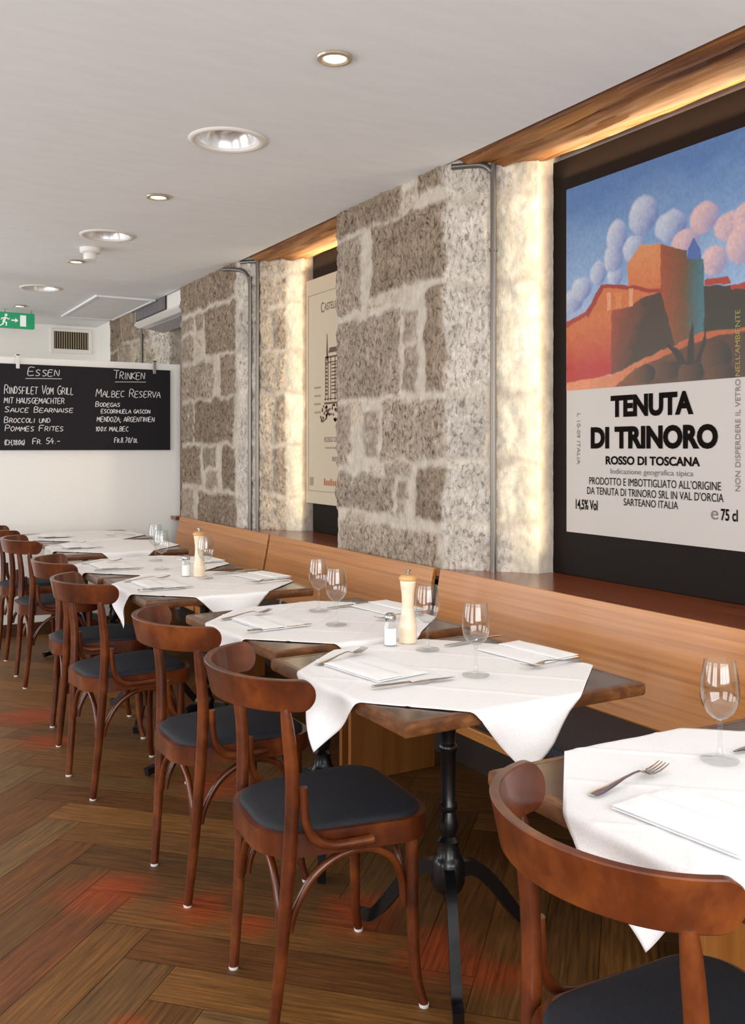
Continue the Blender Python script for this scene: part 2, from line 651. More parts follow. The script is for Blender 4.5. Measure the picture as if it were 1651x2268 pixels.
def make_floor():
    w, n = 0.15, 6
    L = w * n
    ca = math.sqrt(.5)
    bm = bmesh.new()
    uvl = bm.loops.layers.uv.new('UVMap')
    cl = bm.verts.layers.float_color.new('Col')
    g = 0.0008
    tones = [lin(104, 67, 28), lin(112, 74, 34), lin(94, 62, 29), lin(122, 81, 38), lin(104, 73, 38), lin(98, 60, 26), lin(108, 79, 44)]

    def plank(x, y, lx, ly, horiz):
        x, y = x + .172, y + .062
        cx, cy = x + lx / 2, y + ly / 2
        wx, wy = (cx - cy) * ca, (cx + cy) * ca
        if not (X0 - .6 < wx < X1 + .6 and Y0 - .6 < wy < Y1 + .6):
            return
        t = rnd.choice(tones)
        k = rnd.uniform(.86, 1.1)
        if rnd.random() < .06:
            t = lin(106, 62, 30)
        col = (t[0] * k, t[1] * k, t[2] * k, 1)
        u0, v0 = rnd.random() * 40, rnd.random() * 40
        q = [(x + g, y + g), (x + lx - g, y + g), (x + lx - g, y + ly - g), (x + g, y + ly - g)]
        vs_ = []
        for a, b in q:
            v = bm.verts.new(((a - b) * ca, (a + b) * ca, 0))
            v[cl] = col
            vs_.append(v)
        f = bm.faces.new(vs_)
        for lp, (a, b) in zip(f.loops, q):
            uu, vv = (a - x, b - y) if horiz else (b - y, a - x)
            lp[uvl].uv = (u0 + uu, v0 + vv)

    for k in range(-130, 130):
        for m in range(-12, 13):
            ox = 2 * L * m + 0.05
            plank(k * w + ox, k * w, L, w, True)
            plank(k * w + ox, (k + 1) * w, w, L, False)
    for co, no in (((X0, 0, 0), (-1, 0, 0)), ((X1, 0, 0), (1, 0, 0)), ((0, Y0, 0), (0, -1, 0)), ((0, Y1, 0), (0, 1, 0))):
        bmesh.ops.bisect_plane(bm, geom=bm.verts[:] + bm.edges[:] + bm.faces[:], plane_co=co, plane_no=no, clear_outer=True)
    # dark bed that shows in the joints
    v = [bm.verts.new(p) for p in ((X0, Y0, -.0015), (X1, Y0, -.0015), (X1, Y1, -.0015), (X0, Y1, -.0015))]
    for a in v:
        a[cl] = lin(26, 16, 10)
    f = bm.faces.new(v)
    for lp in f.loops:
        lp[uvl].uv = (lp.vert.co.x, lp.vert.co.y)
    v2 = [bm.verts.new(p) for p in ((X0, Y0, -.05), (X1, Y0, -.05), (X1, Y1, -.05), (X0, Y1, -.05))]
    bm.faces.new(v2[::-1])
    for i in range(4):
        bm.faces.new((v[i], v2[i], v2[(i + 1) % 4], v[(i + 1) % 4]))
    bmesh.ops.recalc_face_normals(bm, faces=bm.faces)
    for fc in bm.faces:
        if fc.calc_center_median().z > -.002 and fc.normal.z < 0:
            fc.normal_flip()
    me = bpy.data.meshes.new('floor')
    bm.to_mesh(me)
    bm.free()
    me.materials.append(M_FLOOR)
    o = bpy.data.objects.new('floor', me)
    COL.objects.link(o)
    struct(o)


make_floor()
BIGL = (3.453, 5.345, 7.355)


def make_ceiling():
    m = MB()
    m.box(X0, 1.125, Y0, Y1, CE, CE + .14).box(1.525, W, Y0, Y1, CE, CE + .14)
    e = [Y0] + [v for y in BIGL for v in (y - .2, y + .2)] + [Y1]
    for k in range(0, len(e), 2):
        m.box(1.125, 1.525, e[k], e[k + 1], CE, CE + .14)
    for y in BIGL:
        n = 48
        V, Fc = [], []
        for i in range(n):
            a = 2 * math.pi * i / n
            c_, s_ = math.cos(a), math.sin(a)
            q = .2 / max(abs(c_), abs(s_))
            V += [(1.325 + .135 * c_, y + .135 * s_, CE), (1.325 + q * c_, y + q * s_, CE), (1.325 + q * c_, y + q * s_, CE + .14)]
        for i in range(n):
            j = (i + 1) % n
            Fc += [(3 * i, 3 * i + 1, 3 * j + 1, 3 * j)]
        Fc.append(tuple(3 * i + 2 for i in range(n)))
        for sx, sy in ((1, 1), (-1, 1), (-1, -1), (1, -1)):
            pass
        m.add(V, Fc)
    struct(m.build('ceiling', M_CEIL))


make_ceiling()
struct(MB().box(W, X1 + .1, Y0, Y1 + .1, CE + .16, CE + .22).build('trim_1', M_PLASTER))
b = MB().box(X1, X1 + .1, Y0, Y1 + .1, 0, CE + .16)
struct(MB().box(W + .03, X1, Y0, Y1, 0, .785).build('trim_5', M_UNDER))
struct(b.build('wall_right', M_PLASTER))
struct(MB().box(X0 - .1, X1, Y1, Y1 + .12, 0, CE).build('wall_back', M_WHITE))
struct(MB().box(W, X1, 8.95, Y1, .785, CE + .16).build('wall_right_return', M_WHITE))
# left wall with three windows and a fourth added to light the far end, front wall with a wide shop window
b = MB()
b.box(X0 - .1, X0, Y0, Y1, 0, .65).box(X0 - .1, X0, Y0, Y1, 2.35, CE)
ys = [Y0, -.35, 1.55, 2.45, 4.35, 5.25, 7.15, 7.45, 9.35, Y1]
for k in range(0, 10, 2):
    b.box(X0 - .1, X0, ys[k], ys[k + 1], .65, 2.35)
struct(b.build('wall_left', M_LEFT))
for k in range(4):
    ya, yb = ys[2 * k + 1], ys[2 * k + 2]
    f = MB()
    f.box(X0 - .08, X0 - .02, ya, ya + .06, .65, 2.35).box(X0 - .08, X0 - .02, yb - .06, yb, .65, 2.35)
    f.box(X0 - .08, X0 - .02, (ya + yb) / 2 - .04, (ya + yb) / 2 + .04, .65, 2.35)
    f.box(X0 - .08, X0 - .02, ya, yb, 1.85, 1.92)
    struct(f.build('window_%d' % (k + 2), M_WHITE))
b = MB().box(X0, -1.75, Y0 - .1, Y0, 0, CE).box(2.05, X1, Y0 - .1, Y0, 0, CE).box(-1.75, 2.05, Y0 - .1, Y0, 0, .8).box(-1.75, 2.05, Y0 - .1, Y0, 2.45, CE)
struct(b.build('wall_front', M_WHITE))
f = MB()
for xx in (-1.72, -.47, .78, 2.0):
    f.box(xx - .03, xx + .03, Y0 - .08, Y0 - .02, .8, 2.45)
f.box(-1.75, 2.05, Y0 - .08, Y0 - .02, 1.95, 2.02)
struct(f.build('window_1', M_WHITE))


# ------------------------------------------------------------------ the stone piers
def pier(name, path, stones, z0, z1, step=0.0085, seed=1, smooth_from=None):
    """path: plan corners; stones: (segment, t0, t1, z0, z1, tone, coarse) with t in metres along the segment"""
    P = [Vector(p) for p in path]
    seglen = [(P[i + 1] - P[i]).length for i in range(len(P) - 1)]
    cum = [0]
    for L in seglen:
        cum.append(cum[-1] + L)
    ns = max(2, int(cum[-1] / step))
    nz = int((z1 - z0) / step)
    s = np.linspace(0, cum[-1], ns)
    z = np.linspace(z0, z1, nz)
    px = np.interp(s, cum, [p.x for p in P])
    py = np.interp(s, cum, [p.y for p in P])
    # outward normals, blended at the corners
    tx, ty = np.gradient(px), np.gradient(py)
    ker = np.ones(5) / 5
    tx = np.convolve(np.pad(tx, 2, mode='edge'), ker, 'valid')
    ty = np.convolve(np.pad(ty, 2, mode='edge'), ker, 'valid')
    ln = np.hypot(tx, ty)
    nx, ny = ty / ln, -tx / ln
    S, Zg = np.meshgrid(s, z, indexing='ij')
    ws = S + .034 * (fbm(S * 9, Zg * 9, seed) - .5) * 2
    wz = Zg + .030 * (fbm(S * 9, Zg * 9, seed + 5) - .5) * 2
    mask = np.zeros_like(S)
    base = np.zeros(S.shape + (4,))
    mort = np.array(lin(192, 182, 169))
    mv = (.9 + .2 * fbm(S * 5, Zg * 5, seed + 11))[..., None]
    base[...] = mort * mv
    base[..., 3] = .16
    hgt = np.zeros_like(S)
    for k, (sg, t0, t1, za, zb, tone, coarse) in enumerate(stones):
        a, b_ = cum[sg] + min(t0, t1), cum[sg] + max(t0, t1)
        d = np.minimum(np.minimum(ws - a, b_ - ws), np.minimum(wz - za, zb - wz))
        mk = np.clip((d + .022) / .034, 0, 1)
        mk = mk * mk * (3 - 2 * mk)
        mk = np.clip(mk * (.72 + .56 * fbm(S * 34, Zg * 34, seed + 60 + k)), 0, 1)
        tone = np.array(tone)
        v = rnd.uniform(.86, 1.12) * (.82 + .36 * fbm(S * 7, Zg * 7, seed + k + 20))
        colr = tone[None, None, :] * v[..., None]
        colr[..., 3] = coarse
        base = base * (1 - mk[..., None]) + colr * mk[..., None]
        dome = np.clip(d / .05, 0, 1)
        hgt = np.maximum(hgt, mk * (.005 + .007 * dome) * (.6 + .5 * coarse))
    rough = (fbm(S * 26, Zg * 26, seed + 40, 3) - .5)
    rough2 = (fbm(S * 60, Zg * 48, seed + 44, 2) - .5)
    dsp = hgt + rough * .020 * (.35 + base[..., 3]) + rough2 * .016 * base[..., 3]
    fade = np.clip(np.minimum(s, cum[-1] - s) / .03, 0, 1)[:, None]
    dsp = dsp * fade
    X = px[:, None] + nx[:, None] * dsp
    Y = py[:, None] + ny[:, None] * dsp
    V = np.stack([X, Y, Zg], -1).reshape(-1, 3)
    Fc = []
    for i in range(ns - 1):
        for j in range(nz - 1):
            q = i * nz + j
            Fc.append((q, q + nz, q + nz + 1, q + 1))
    base[..., :3] = np.clip(base[..., :3], 0, .95)
    me = bpy.data.meshes.new(name)
    me.from_pydata(V.tolist(), [], Fc)
    me.update()
    a = me.color_attributes.new('Col', 'FLOAT_COLOR', 'POINT')
    a.data.foreach_set('color', base.astype(np.float32).ravel())
    me.materials.append(M_STONE)
    me.shade_smooth()
    o = bpy.data.objects.new(name, me)
    COL.objects.link(o)
    struct(o)
    return o


BR, BR2, GR, GR2, LIME = lin(160, 146, 131), lin(143, 127, 110), lin(200, 192, 182), lin(184, 171, 154), lin(218, 210, 192)
ya = 4.285
p1 = [(1, ya - 4.30, ya - 3.66, 2.41, 2.72, BR2, 1.0), (1, ya - 3.50, ya - 3.30, 2.455, 2.72, BR2, .95), (1, ya - 3.62, ya - 3.53, 2.42, 2.5, GR2, .6),
      (1, ya - 4.30, ya - 4.03, 2.02, 2.375, BR, .9), (1, ya - 3.92, ya - 3.30, 2.075, 2.385, BR2, 1.0),
      (1, ya - 3.98, ya - 3.84, 2.012, 2.045, GR2, .6), (1, ya - 3.81, ya - 3.65, 2.014, 2.044, GR2, .6),
      (1, ya - 4.30, ya - 3.67, 1.575, 1.965, BR, 1.0), (1, ya - 3.635, ya - 3.52, 1.82, 1.945, BR, .7), (1, ya - 3.625, ya - 3.525, 1.60, 1.79, BR, .7), (1, ya - 3.44, ya - 3.30, 1.595, 2.015, BR2, .9),
      (1, ya - 4.30, ya - 4.14, 1.24, 1.54, BR, .8), (1, ya - 4.12, ya - 4.02, 1.45, 1.55, GR2, .6), (1, ya - 4.0, ya - 3.87, 1.40, 1.50, BR, .7), (1, ya - 3.99, ya - 3.87, 1.30, 1.385, BR, .7),
      (1, ya - 3.82, ya - 3.32, 1.285, 1.545, BR, 1.0), (1, ya - 3.94, ya - 3.82, 1.21, 1.25, GR2, .7), (1, ya - 3.78, ya - 3.57, 1.205, 1.26, BR, .7),
      (1, ya - 4.30, ya - 3.73, 1.03, 1.19, BR, .9), (1, ya - 3.69, ya - 3.58, 1.11, 1.175, BR, .7), (1, ya - 3.68, ya - 3.60, 1.03, 1.09, BR, .7), (1, ya - 3.515, ya - 3.31, 1.02, 1.235, BR2, .9),
      (1, ya - 4.18, ya - 3.98, .965, 1.0, GR2, .6), (1, ya - 4.24, ya - 3.34, .79, .955, BR, .95)]
for k, (za, zb) in enumerate(((2.415, 2.72), (2.05, 2.38), (1.59, 2.02), (1.29, 1.555), (1.04, 1.255), (.76, 1.005))):
    cut = (.215, .20, .235, .19, .215, .20)[k]
    p1.append((2, .012, cut, za, zb, GR, .8))
    p1.append((2, cut + (.012, .03, .0, .045, .02, .03)[k], .31, za, zb - .02, GR if k in (0, 5) else LIME, .5 if k in (0, 5) else .28))
    p1.append((2, .315, .42, za, zb, LIME, .2))
pier('wall_right_pier', [(2.62, 4.27), (2.25, 4.285), (2.25, 3.317), (2.5, 2.991), (2.5, 2.985), (2.62, 2.985)], p1, .76, 2.70, seed=2)
yb = 6.82
q1 = [(1, 0, 1.10, 2.33, 2.72, BR2, 1.0),
      (1, 0, .28, 2.19, 2.28, BR, .8), (1, 0, .26, 1.98, 2.15, BR, .8), (1, .30, .44, 2.0, 2.16, GR2, .6), (1, .53, 1.10, 1.985, 2.29, BR2, 1.0), (1, .33, .5, 2.19, 2.28, BR, .7),
      (1, 0, .70, 1.69, 1.93, BR, 1.0), (1, .83, 1.10, 1.685, 1.945, BR2, .9),
      (1, 0, .27, 1.375, 1.65, BR, .9), (1, .31, 1.07, 1.375, 1.655, BR2, 1.0),
      (1, 0, .43, 1.07, 1.33, BR2, 1.0), (1, .5, .74, 1.20, 1.335, BR, .8), (1, .55, .77, 1.06, 1.16, BR, .7), (1, .87, 1.10, 1.055, 1.33, BR2, .9),
      (1, 0, .28, .78, 1.02, BR, .8), (1, .38, 1.10, .78, 1.01, BR2, 1.0)]
for k, (za, zb) in enumerate(((2.45, 2.72), (2.25, 2.42), (1.97, 2.22), (1.685, 1.935), (1.36, 1.65), (1.05, 1.325), (.76, 1.02))):
    cut = (.25, .24, .22, .26, .24, .22, .25)[k]
    q1.append((2, .015, .15, za, zb, GR, .7))
    q1.append((2, .175, .175 + cut * .5, za, zb, GR2, .8))
    q1.append((2, .20 + cut * .5, .40, za, zb - .015, BR if k in (2, 4, 5) else GR2, .8))
    q1.append((2, .415, .53, za, zb, LIME, .22))
pier('wall_right_pier.001', [(2.62, 6.81), (2.25, 6.82), (2.25, 5.70), (2.5, 5.245), (2.5, 5.24), (2.62, 5.24)], q1, .76, 2.70, seed=5)
r1 = [(0, 0, .40, 2.25, 2.72, BR2, 1.0), (0, .43, .70, 2.3, 2.72, BR2, .9), (0, 0, .30, 1.95, 2.22, BR2, 1.0), (0, .33, .70, 1.95, 2.27, BR, .9), (0, 0, .7, 1.5, 1.92, BR2, .9),
      (1, .02, .2, 2.3, 2.72, BR, .9), (1, .22, .5, 2.2, 2.72, GR, .9), (1, .02, .26, 2.0, 2.27, GR2, .9), (1, .29, .5, 1.9, 2.17, GR, .9), (1, .02, .5, 1.5, 1.87, GR2, .9)]
pier('wall_right_pier.002', [(2.25, 8.95), (2.25, 8.27), (2.5, 7.9), (2.5, 7.895), (2.62, 7.895)], r1, .76, 2.70, step=.013, seed=8)


# ------------------------------------------------------------------ timber lintels over the niches
def beam(ya_, yb_, label, seed):
    prof = [(2.262, 2.70), (2.262, 2.56), (2.30, 2.532), (2.36, 2.518), (2.42, 2.512), (2.48, 2.510), (2.54, 2.514), (2.565, 2.535), (2.565, 2.70)]
    pts = []
    for a, b_ in zip(prof, prof[1:]):
        for k in range(4):
            pts.append((a[0] + (b_[0] - a[0]) * k / 4, a[1] + (b_[1] - a[1]) * k / 4))
    pts.append(prof[-1])
    n = 90
    V, Fc = [], []
    m = len(pts)
    for i in range(n + 1):
        y = ya_ + (yb_ - ya_) * i / n
        for j, (x, z) in enumerate(pts):
            d = (float(fbm(y * 2.2, j * .55, seed)) - .5) * .034
            # a long drying crack along the underside
            cj = 13 + 2.5 * math.sin(y * 1.7 + seed)
            d += .013 * math.exp(-((j - cj) / .55) ** 2)
            V.append((x, y, max(z + d, 2.475) if z < 2.69 else z))
    for i in range(n):
        for j in range(m - 1):
            q = i * m + j
            Fc.append((q, q + 1, q + m + 1, q + m))
    Fc.append(tuple(range(m)))
    Fc.append(tuple(n * m + j for j in range(m))[::-1])
    o = mesh_obj('ceiling_beam', V, Fc, M_BEAM, None, True, None, 50)
    tag(o, label, 'beam', 'old timber lintels over the niches')


beam(1.50, 3.22, 'rough old timber beam above the landscape wine poster', 1)
beam(4.30, 5.52, 'rough old timber beam above the cream castle poster', 4)

# wooden sills behind the bench
for k, (a, c) in enumerate(((1.2, 3.30), (4.29, 5.62), (6.83, 8.2))):
    struct(MB().box(2.205, X1, a, c, .785, .812, .003).build('trim_%d' % (k + 2), M_SILL))


# ------------------------------------------------------------------ conduits on the reveals
def conduit(name, pts, brk, label):
    root = empty(name, (pts[0][0], pts[0][1], pts[0][2]))
    o = Vector(pts[0])
    MB().tube([Vector(p) - o for p in pts], .0125, 12, 6).build('tube', M_PIPE, root, True, 60)
    for (x, y, z, dx, dy) in brk:
        p = Vector((x, y, z)) - o
        c = MB().lathe([(0, -.006), (.017, -.006), (.017, .006), (0, .006)], 14, Matrix.Translation(p))
        c.tube([p, p + Vector((dx, dy, 0))], .005, 8)
        c.build('clip', M_PIPE, root, True, 40)
    tag(root, label, 'pipe', 'steel conduits on the stone piers')


conduit('conduit_pipe', [(2.372, 3.118, .812), (2.372, 3.118, 1.6), (2.372, 3.118, 2.44), (2.368, 3.123, 2.485), (2.345, 3.152, 2.515), (2.31, 3.20, 2.522), (2.262, 3.262, 2.524)],
        [(2.372, 3.118, 2.157, .03, .03)], 'single grey steel conduit running up the pier beside the landscape poster')
conduit('conduit_pipe', [(2.328, 5.535, .812), (2.328, 5.535, 1.6), (2.328, 5.535, 2.50), (2.322, 5.545, 2.525), (2.262, 5.65, 2.532)],
        [(2.328, 5.535, 2.135, .03, .02)], 'right one of the two grey conduits on the far stone pier')
conduit('conduit_pipe', [(2.296, 5.585, .812), (2.296, 5.585, 1.6), (2.296, 5.585, 2.36), (2.292, 5.592, 2.42), (2.27, 5.63, 2.47), (2.236, 5.70, 2.492), (2.20, 5.80, 2.505)],
        [(2.296, 5.585, 2.135, .03, .02)], 'left one of the two grey conduits on the far stone pier')
conduit('conduit_pipe', [(2.32, 8.14, 1.2), (2.32, 8.14, 1.8), (2.32, 8.14, 2.42)], [], 'thin grey conduit on the stone wall below the air conditioner')


# ------------------------------------------------------------------ lettering
_fonts = {}


def text_polys(s, bold=0.0):
    cu = bpy.data.curves.new('t', 'FONT')
    cu.body = s
    cu.size = 1.0
    cu.offset = bold
    cu.resolution_u = 4
    o = bpy.data.objects.new('t', cu)
    COL.objects.link(o)
    dg = bpy.context.evaluated_depsgraph_get()
    dg.update()
    me = o.evaluated_get(dg).to_mesh()
    V = [v.co.copy() for v in me.vertices]
    Fc = [tuple(p.vertices) for p in me.polygons]
    o.evaluated_get(dg).to_mesh_clear()
    bpy.data.objects.remove(o)
    bpy.data.curves.remove(cu)
    return V, Fc


def put_text(mb, s, x0, x1, zb, zt, M, bold=0.0, rot=0, capref=True):
    """fits the string into the box x0..x1, zb..zt of the sheet; capitals fill the height"""
    V, Fc = text_polys(s, bold)
    if not V:
        return
    xs = [v.x for v in V]
    H, _ = text_polys('H', bold)
    hb, ht = min(v.y for v in H), max(v.y for v in H)
    xa, xb = min(xs), max(xs)
    out = []
    for v in V:
        u = (v.x - xa) / (xb - xa)
        w = (v.y - hb) / (ht - hb)
        if rot == 0:
            out.append((x0 + u * (x1 - x0), zb + w * (zt - zb), 0))
        elif rot == 90:      # reads upwards; x0..x1 is the letter height, zb..zt the run
            out.append((x1 - w * (x1 - x0), zb + u * (zt - zb), 0))
        else:                # reads downwards
            out.append((x0 + w * (x1 - x0), zt - u * (zt - zb), 0))
    mb.add(out, Fc, M)


# ------------------------------------------------------------------ landscape wine poster in the near niche
PW, PH = .887, 1.393
root = empty('wine_poster', (2.60, 2.4525, .815))
MB().box(-.018, .012, -.56, .535, -.002, 1.70, .002).build('backing_board', M_BLACK, root)
PM = Matrix(((0, 0, -1, -.0245), (-1, 0, 0, PW / 2), (0, 1, 0, .989 - .815), (0, 0, 0, 1)))   # sheet x to the right, y up, z to the room
sheet = MB().box(0, PW, 0, PH, -.006, 0, 0, 2, PM).build('poster_sheet', M_PRINT, root)


def picture():
    ox_, oy_ = 300, 270
    nx, ny = ox_ * 2, oy_ * 2
    u = np.linspace(0, 1, nx)
    v = np.linspace(0, .588, ny)          # fraction of the sheet height from the top
    U, Vv = np.meshgrid(u, v, indexing='ij')
    wob = .010
    U2 = U + wob * (fbm(U * 24, Vv * 40, 3) - .5)
    V2 = Vv + wob * (fbm(U * 24, Vv * 40, 9) - .5)

    def C(r, g, b_):
        return np.array(lin(r, g, b_))[:3]

    def mixc(a, b_, t):
        t = np.clip(t, 0, 1)[..., None]
        return a * (1 - t) + b_ * t
    img = mixc(C(78, 118, 172), C(150, 178, 208), Vv / .36 + (fbm(U * 5, Vv * 12, 4) - .5) * .5 - .12)
    img = mixc(img, C(160, 160, 195), np.clip((Vv - .26) / .1, 0, 1) * np.clip(.5 - U, 0, 1))
    clouds = [(.04, .33, .08, .035), (.10, .30, .07, .036), (.207, .266, .055, .036), (.309, .285, .05, .03), (.30, .235, .06, .042), (.321, .181, .065, .054),
              (.471, .139, .088, .055), (.418, .222, .068, .038), (.617, .186, .088, .042), (.784, .19, .075, .042), (.692, .233, .075, .03),
              (.90, .225, .07, .038), (.985, .215, .07, .04), (.833, .30, .066, .04), (.955, .275, .07, .05)]
    for k, (cx, cy, rx, ry) in enumerate(clouds):
        du, dv = (U2 - cx) / rx, (V2 - cy) / ry
        d = np.sqrt(du * du + dv * dv)
        sh = np.clip(.55 + .55 * (du * .8 + dv * .5), 0, 1)
        lt = C(196, 200, 212) if k < 9 else C(222, 180, 172)
        dk = C(96, 116, 172) if k < 9 else C(140, 134, 172)
        col = mixc(lt, dk, sh ** 1.6 + (fbm(U * 40, Vv * 60, 5) - .5) * .2)
        img = mixc(img, col, np.clip((1 - d) / .16, 0, 1) * .92)

    def poly(pts, col, soft=.0):
        nonlocal img
        ins = np.zeros(U.shape, bool)
        n = len(pts)
        for i in range(n):
            (xa, ya_), (xb, yb_) = pts[i], pts[(i + 1) % n]
            if ya_ == yb_:
                continue
            cr = ((ya_ > V2) != (yb_ > V2)) & (U2 < (xb - xa) * (V2 - ya_) / (yb_ - ya_) + xa)
            ins ^= cr
        c2 = col if col.ndim == 3 else np.broadcast_to(col, img.shape)
        img = np.where(ins[..., None], c2, img)
    nz = (fbm(U * 30, Vv * 45, 6) - .5)
    poly([(0, .40), (.10, .385), (.15, .375), (.233, .305), (.39, .322), (.584, .35), (.64, .47), (.29, .55), (0, .57)], mixc(C(196, 104, 50), C(176, 36, 24), (Vv - .40) / .13 + nz * .35))
    poly([(.29, .378), (.40, .373), (.46, .355), (.584, .352), (.68, .46), (.66, .51), (.45, .545), (.285, .575)], mixc(C(150, 62, 28), C(62, 44, 26), (U - .28) / .2 + (Vv - .40) / .3 + nz * .4))
    poly([(.38, .257), (.454, .217), (.566, .226), (.566, .352), (.39, .33)], mixc(C(206, 134, 80), C(196, 104, 48), (Vv - .22) / .12 + nz * .3))
    poly([(.566, .226), (.70, .261), (.70, .280), (.785, .289), (.785, .475), (.64, .49), (.566, .35)], mixc(mixc(C(150, 66, 28), C(78, 66, 30), (U - .57) / .16 + nz * .3), C(60, 104, 112), (U - .69) / .08 + nz * .3))
    poly([(.70, .281), (.705, .258), (.735, .232), (.765, .262), (.772, .288)], C(70, 96, 158))
    poly([(.785, .356), (1, .372), (1, .50), (.785, .48)], mixc(C(54, 40, 26), C(44, 40, 24), (Vv - .36) / .1 + nz * .4))
    poly([(.788, .342), (.895, .343), (.912, .362), (.788, .356)], C(164, 50, 30))
    poly([(.905, .366), (1, .364), (1, .383), (.915, .376)], C(164, 50, 30))
    poly([(0, .385), (.13, .370), (.142, .378), (0, .405)], C(158, 48, 26))
    poly([(.125, .372), (.225, .298), (.39, .316), (.58, .347), (.58, .356), (.39, .328), (.242, .311), (.145, .385)], C(150, 40, 24))
    for xa in (.262, .392):
        poly([(xa, .325), (xa + .022, .327), (xa + .022, .374), (xa, .376)], C(214, 150, 104))
    poly([(.31, .33), (.345, .332), (.345, .372), (.31, .374)], C(204, 120, 60))
    poly([(0, .565), (.29, .552), (.60, .497), (.78, .470), (1, .473), (1, .60), (0, .60)], mixc(C(216, 134, 92), C(176, 88, 44), (U - .1) / .6 + nz * .3))
    poly([(.27, .60), (.42, .545), (.62, .512), (.80, .486), (1, .480), (1, .60)], mixc(C(132, 74, 34), C(74, 46, 22), (U - .4) / .4 + (Vv - .5) / .2 + nz * .6))
    for cx, cy, rx, ry in ((.60, .555, .085, .025), (.483, .56, .055, .026), (.84, .535, .075, .042), (.86, .58, .075, .028), (.72, .568, .065, .034)):
        d = np.sqrt(((U2 - cx) / rx) ** 2 + ((V2 - cy) / ry) ** 2)
        img = mixc(img, mixc(C(96, 60, 32), C(34, 24, 16), .5 + .6 * (U2 - cx) / rx), np.clip((1 - d) / .07, 0, 1))
    for pts in ([(.575, .478), (.655, .500), (.70, .545), (.665, .545), (.62, .505)], [(.725, .438), (.735, .46), (.735, .545), (.695, .55), (.705, .50)], [(.80, .455), (.79, .50), (.765, .545), (.735, .545), (.77, .50)]):
        poly(pts, C(44, 32, 20))
    img = np.clip(img * .8 * (1 + .34 * (fbm(U * 110, Vv * 150, 8, 3) - .5))[..., None], 0, 1)
    img = img.reshape(ox_, 2, oy_, 2, 3).mean(axis=(1, 3))
    nx, ny = ox_, oy_
    U, Vv = np.meshgrid(np.linspace(0, 1, nx), np.linspace(0, .588, ny), indexing='ij')
    cols = np.concatenate([img, np.ones(U.shape + (1,))], -1).reshape(-1, 4)
    V = [tuple(PM @ Vector((a * PW, (1 - c) * PH, .0012))) for a, c in zip(U.ravel(), Vv.ravel())]
    Fc = [(i * ny + j, i * ny + j + 1, (i + 1) * ny + j + 1, (i + 1) * ny + j) for i in range(nx - 1) for j in range(ny - 1)]
    return mesh_obj('painted_landscape', V, Fc, M_ART, sheet, True, cols)


picture()
TM = PM @ Matrix.Translation((0, 0, .0022))


def T(mb, s, xa, xb, top, bot, bold=0.0, rot=0):
    put_text(mb, s, xa * PW, xb * PW, (1 - bot) * PH, (1 - top) * PH, TM, bold, rot)


def line(name, m_, *a):
    mb_ = MB()
    T(mb_, *a)
    mb_.build(name, m_, sheet)


line('lettering', M_INK, 'TENUTA', .284, .734, .612, .671, .05)
line('lettering', M_INK, 'DI TRINORO', .161, .851, .697, .757, .05)
line('lettering', M_INK, 'ROSSO DI TOSCANA', .254, .766, .778, .801, .03)
line('lettering', M_INK, "PRODOTTO E IMBOTTIGLIATO ALL'ORIGINE", .152, .865, .838, .858)
line('lettering', M_INK, "DA TENUTA DI TRINORO SRL IN VAL D'ORCIA", .138, .877, .866, .886)
line('lettering', M_INK, 'SARTEANO ITALIA', .361, .657, .892, .911)
line('lettering', M_INK, '14,5% Vol', .064, .204, .903, .931, .02)
line('lettering', M_INK, '75 cl', .865, .941, .902, .930, .02)
line('small_lettering', M_GREYINK, 'Indicazione geografica tipica', .283, .733, .812, .826)
line('small_lettering', M_GREYINK, 'e', .818, .852, .897, .929)
line('small_lettering', M_GREYINK, 'L 10-09 ITALIA', .072, .092, .656, .803, 0, -90)
line('small_lettering', M_GREYINK, 'NON DISPERDERE IL VETRO', .930, .952, .592, .858, 0, 90)
line('ochre_lettering', M_OCHREINK, "NELL'AMBIENTE", .930, .952, .428, .585, 0, 90)
tag(root, 'large poster of a wine label with red farmhouse under egg-shaped clouds on black board', 'poster')

# ------------------------------------------------------------------ cream castle poster in the next niche
root = empty('castle_poster', (2.56, 4.79, .815))
MB().box(-.005, .03, -.42, .405, -.002, 1.70, .002).build('backing_board', M_BLACK, root)
PM = Matrix(((0, 0, -1, -.0325), (-1, 0, 0, .442), (0, 1, 0, .990 - .815), (0, 0, 0, 1)))
sheet = MB().box(0, .887, 0, 1.375, -.012, 0, 0, 2, PM).build('poster_sheet', M_PRINT2, root)
TM = PM @ Matrix.Translation((0, 0, .001))


def px2(u_, v_):
    """picture fractions measured on the visible strip: u over .52 m, v over the sheet height"""
    return u_ * .52, (1 - v_) * 1.375


mb = MB()
put_text(mb, 'C', .205, .245, 1.155, 1.215, TM)
put_text(mb, 'ASTELLO', .252, .44, 1.163, 1.206, TM)
mb.build('lettering', M_BROWNINK, sheet)
for a in (('ROSSO DEL T', .25, .47, .375, .405), ('RISERVA', .355, .53, .26, .288)):
    mb = MB()
    put_text(mb, *a, TM)
    mb.build('lettering', M_BROWNINK, sheet)
for k in range(4):
    MB().box(.115, .20, .70 - .05 * k, .712 - .05 * k, 0, .0004, 0, 2, TM).build('small_print', M_LTBROWN, sheet)
MB().box(.26, .46, .335, .345, 0, .0004, 0, 2, TM).build('small_print', M_LTBROWN, sheet)
MB().box(.05, .10, .11, .16, 0, .0004, 0, 2, TM).build('small_print', M_LTBROWN, sheet)
mb = MB()
for k in range(9):
    mb.box(.245 + k * .028, .262 + k * .028, .115, .145 + .012 * (k % 3 == 0), 0, .0004, 0, 2, TM)
mb.build('signature', M_ORANGEINK, sheet)
mb = MB()
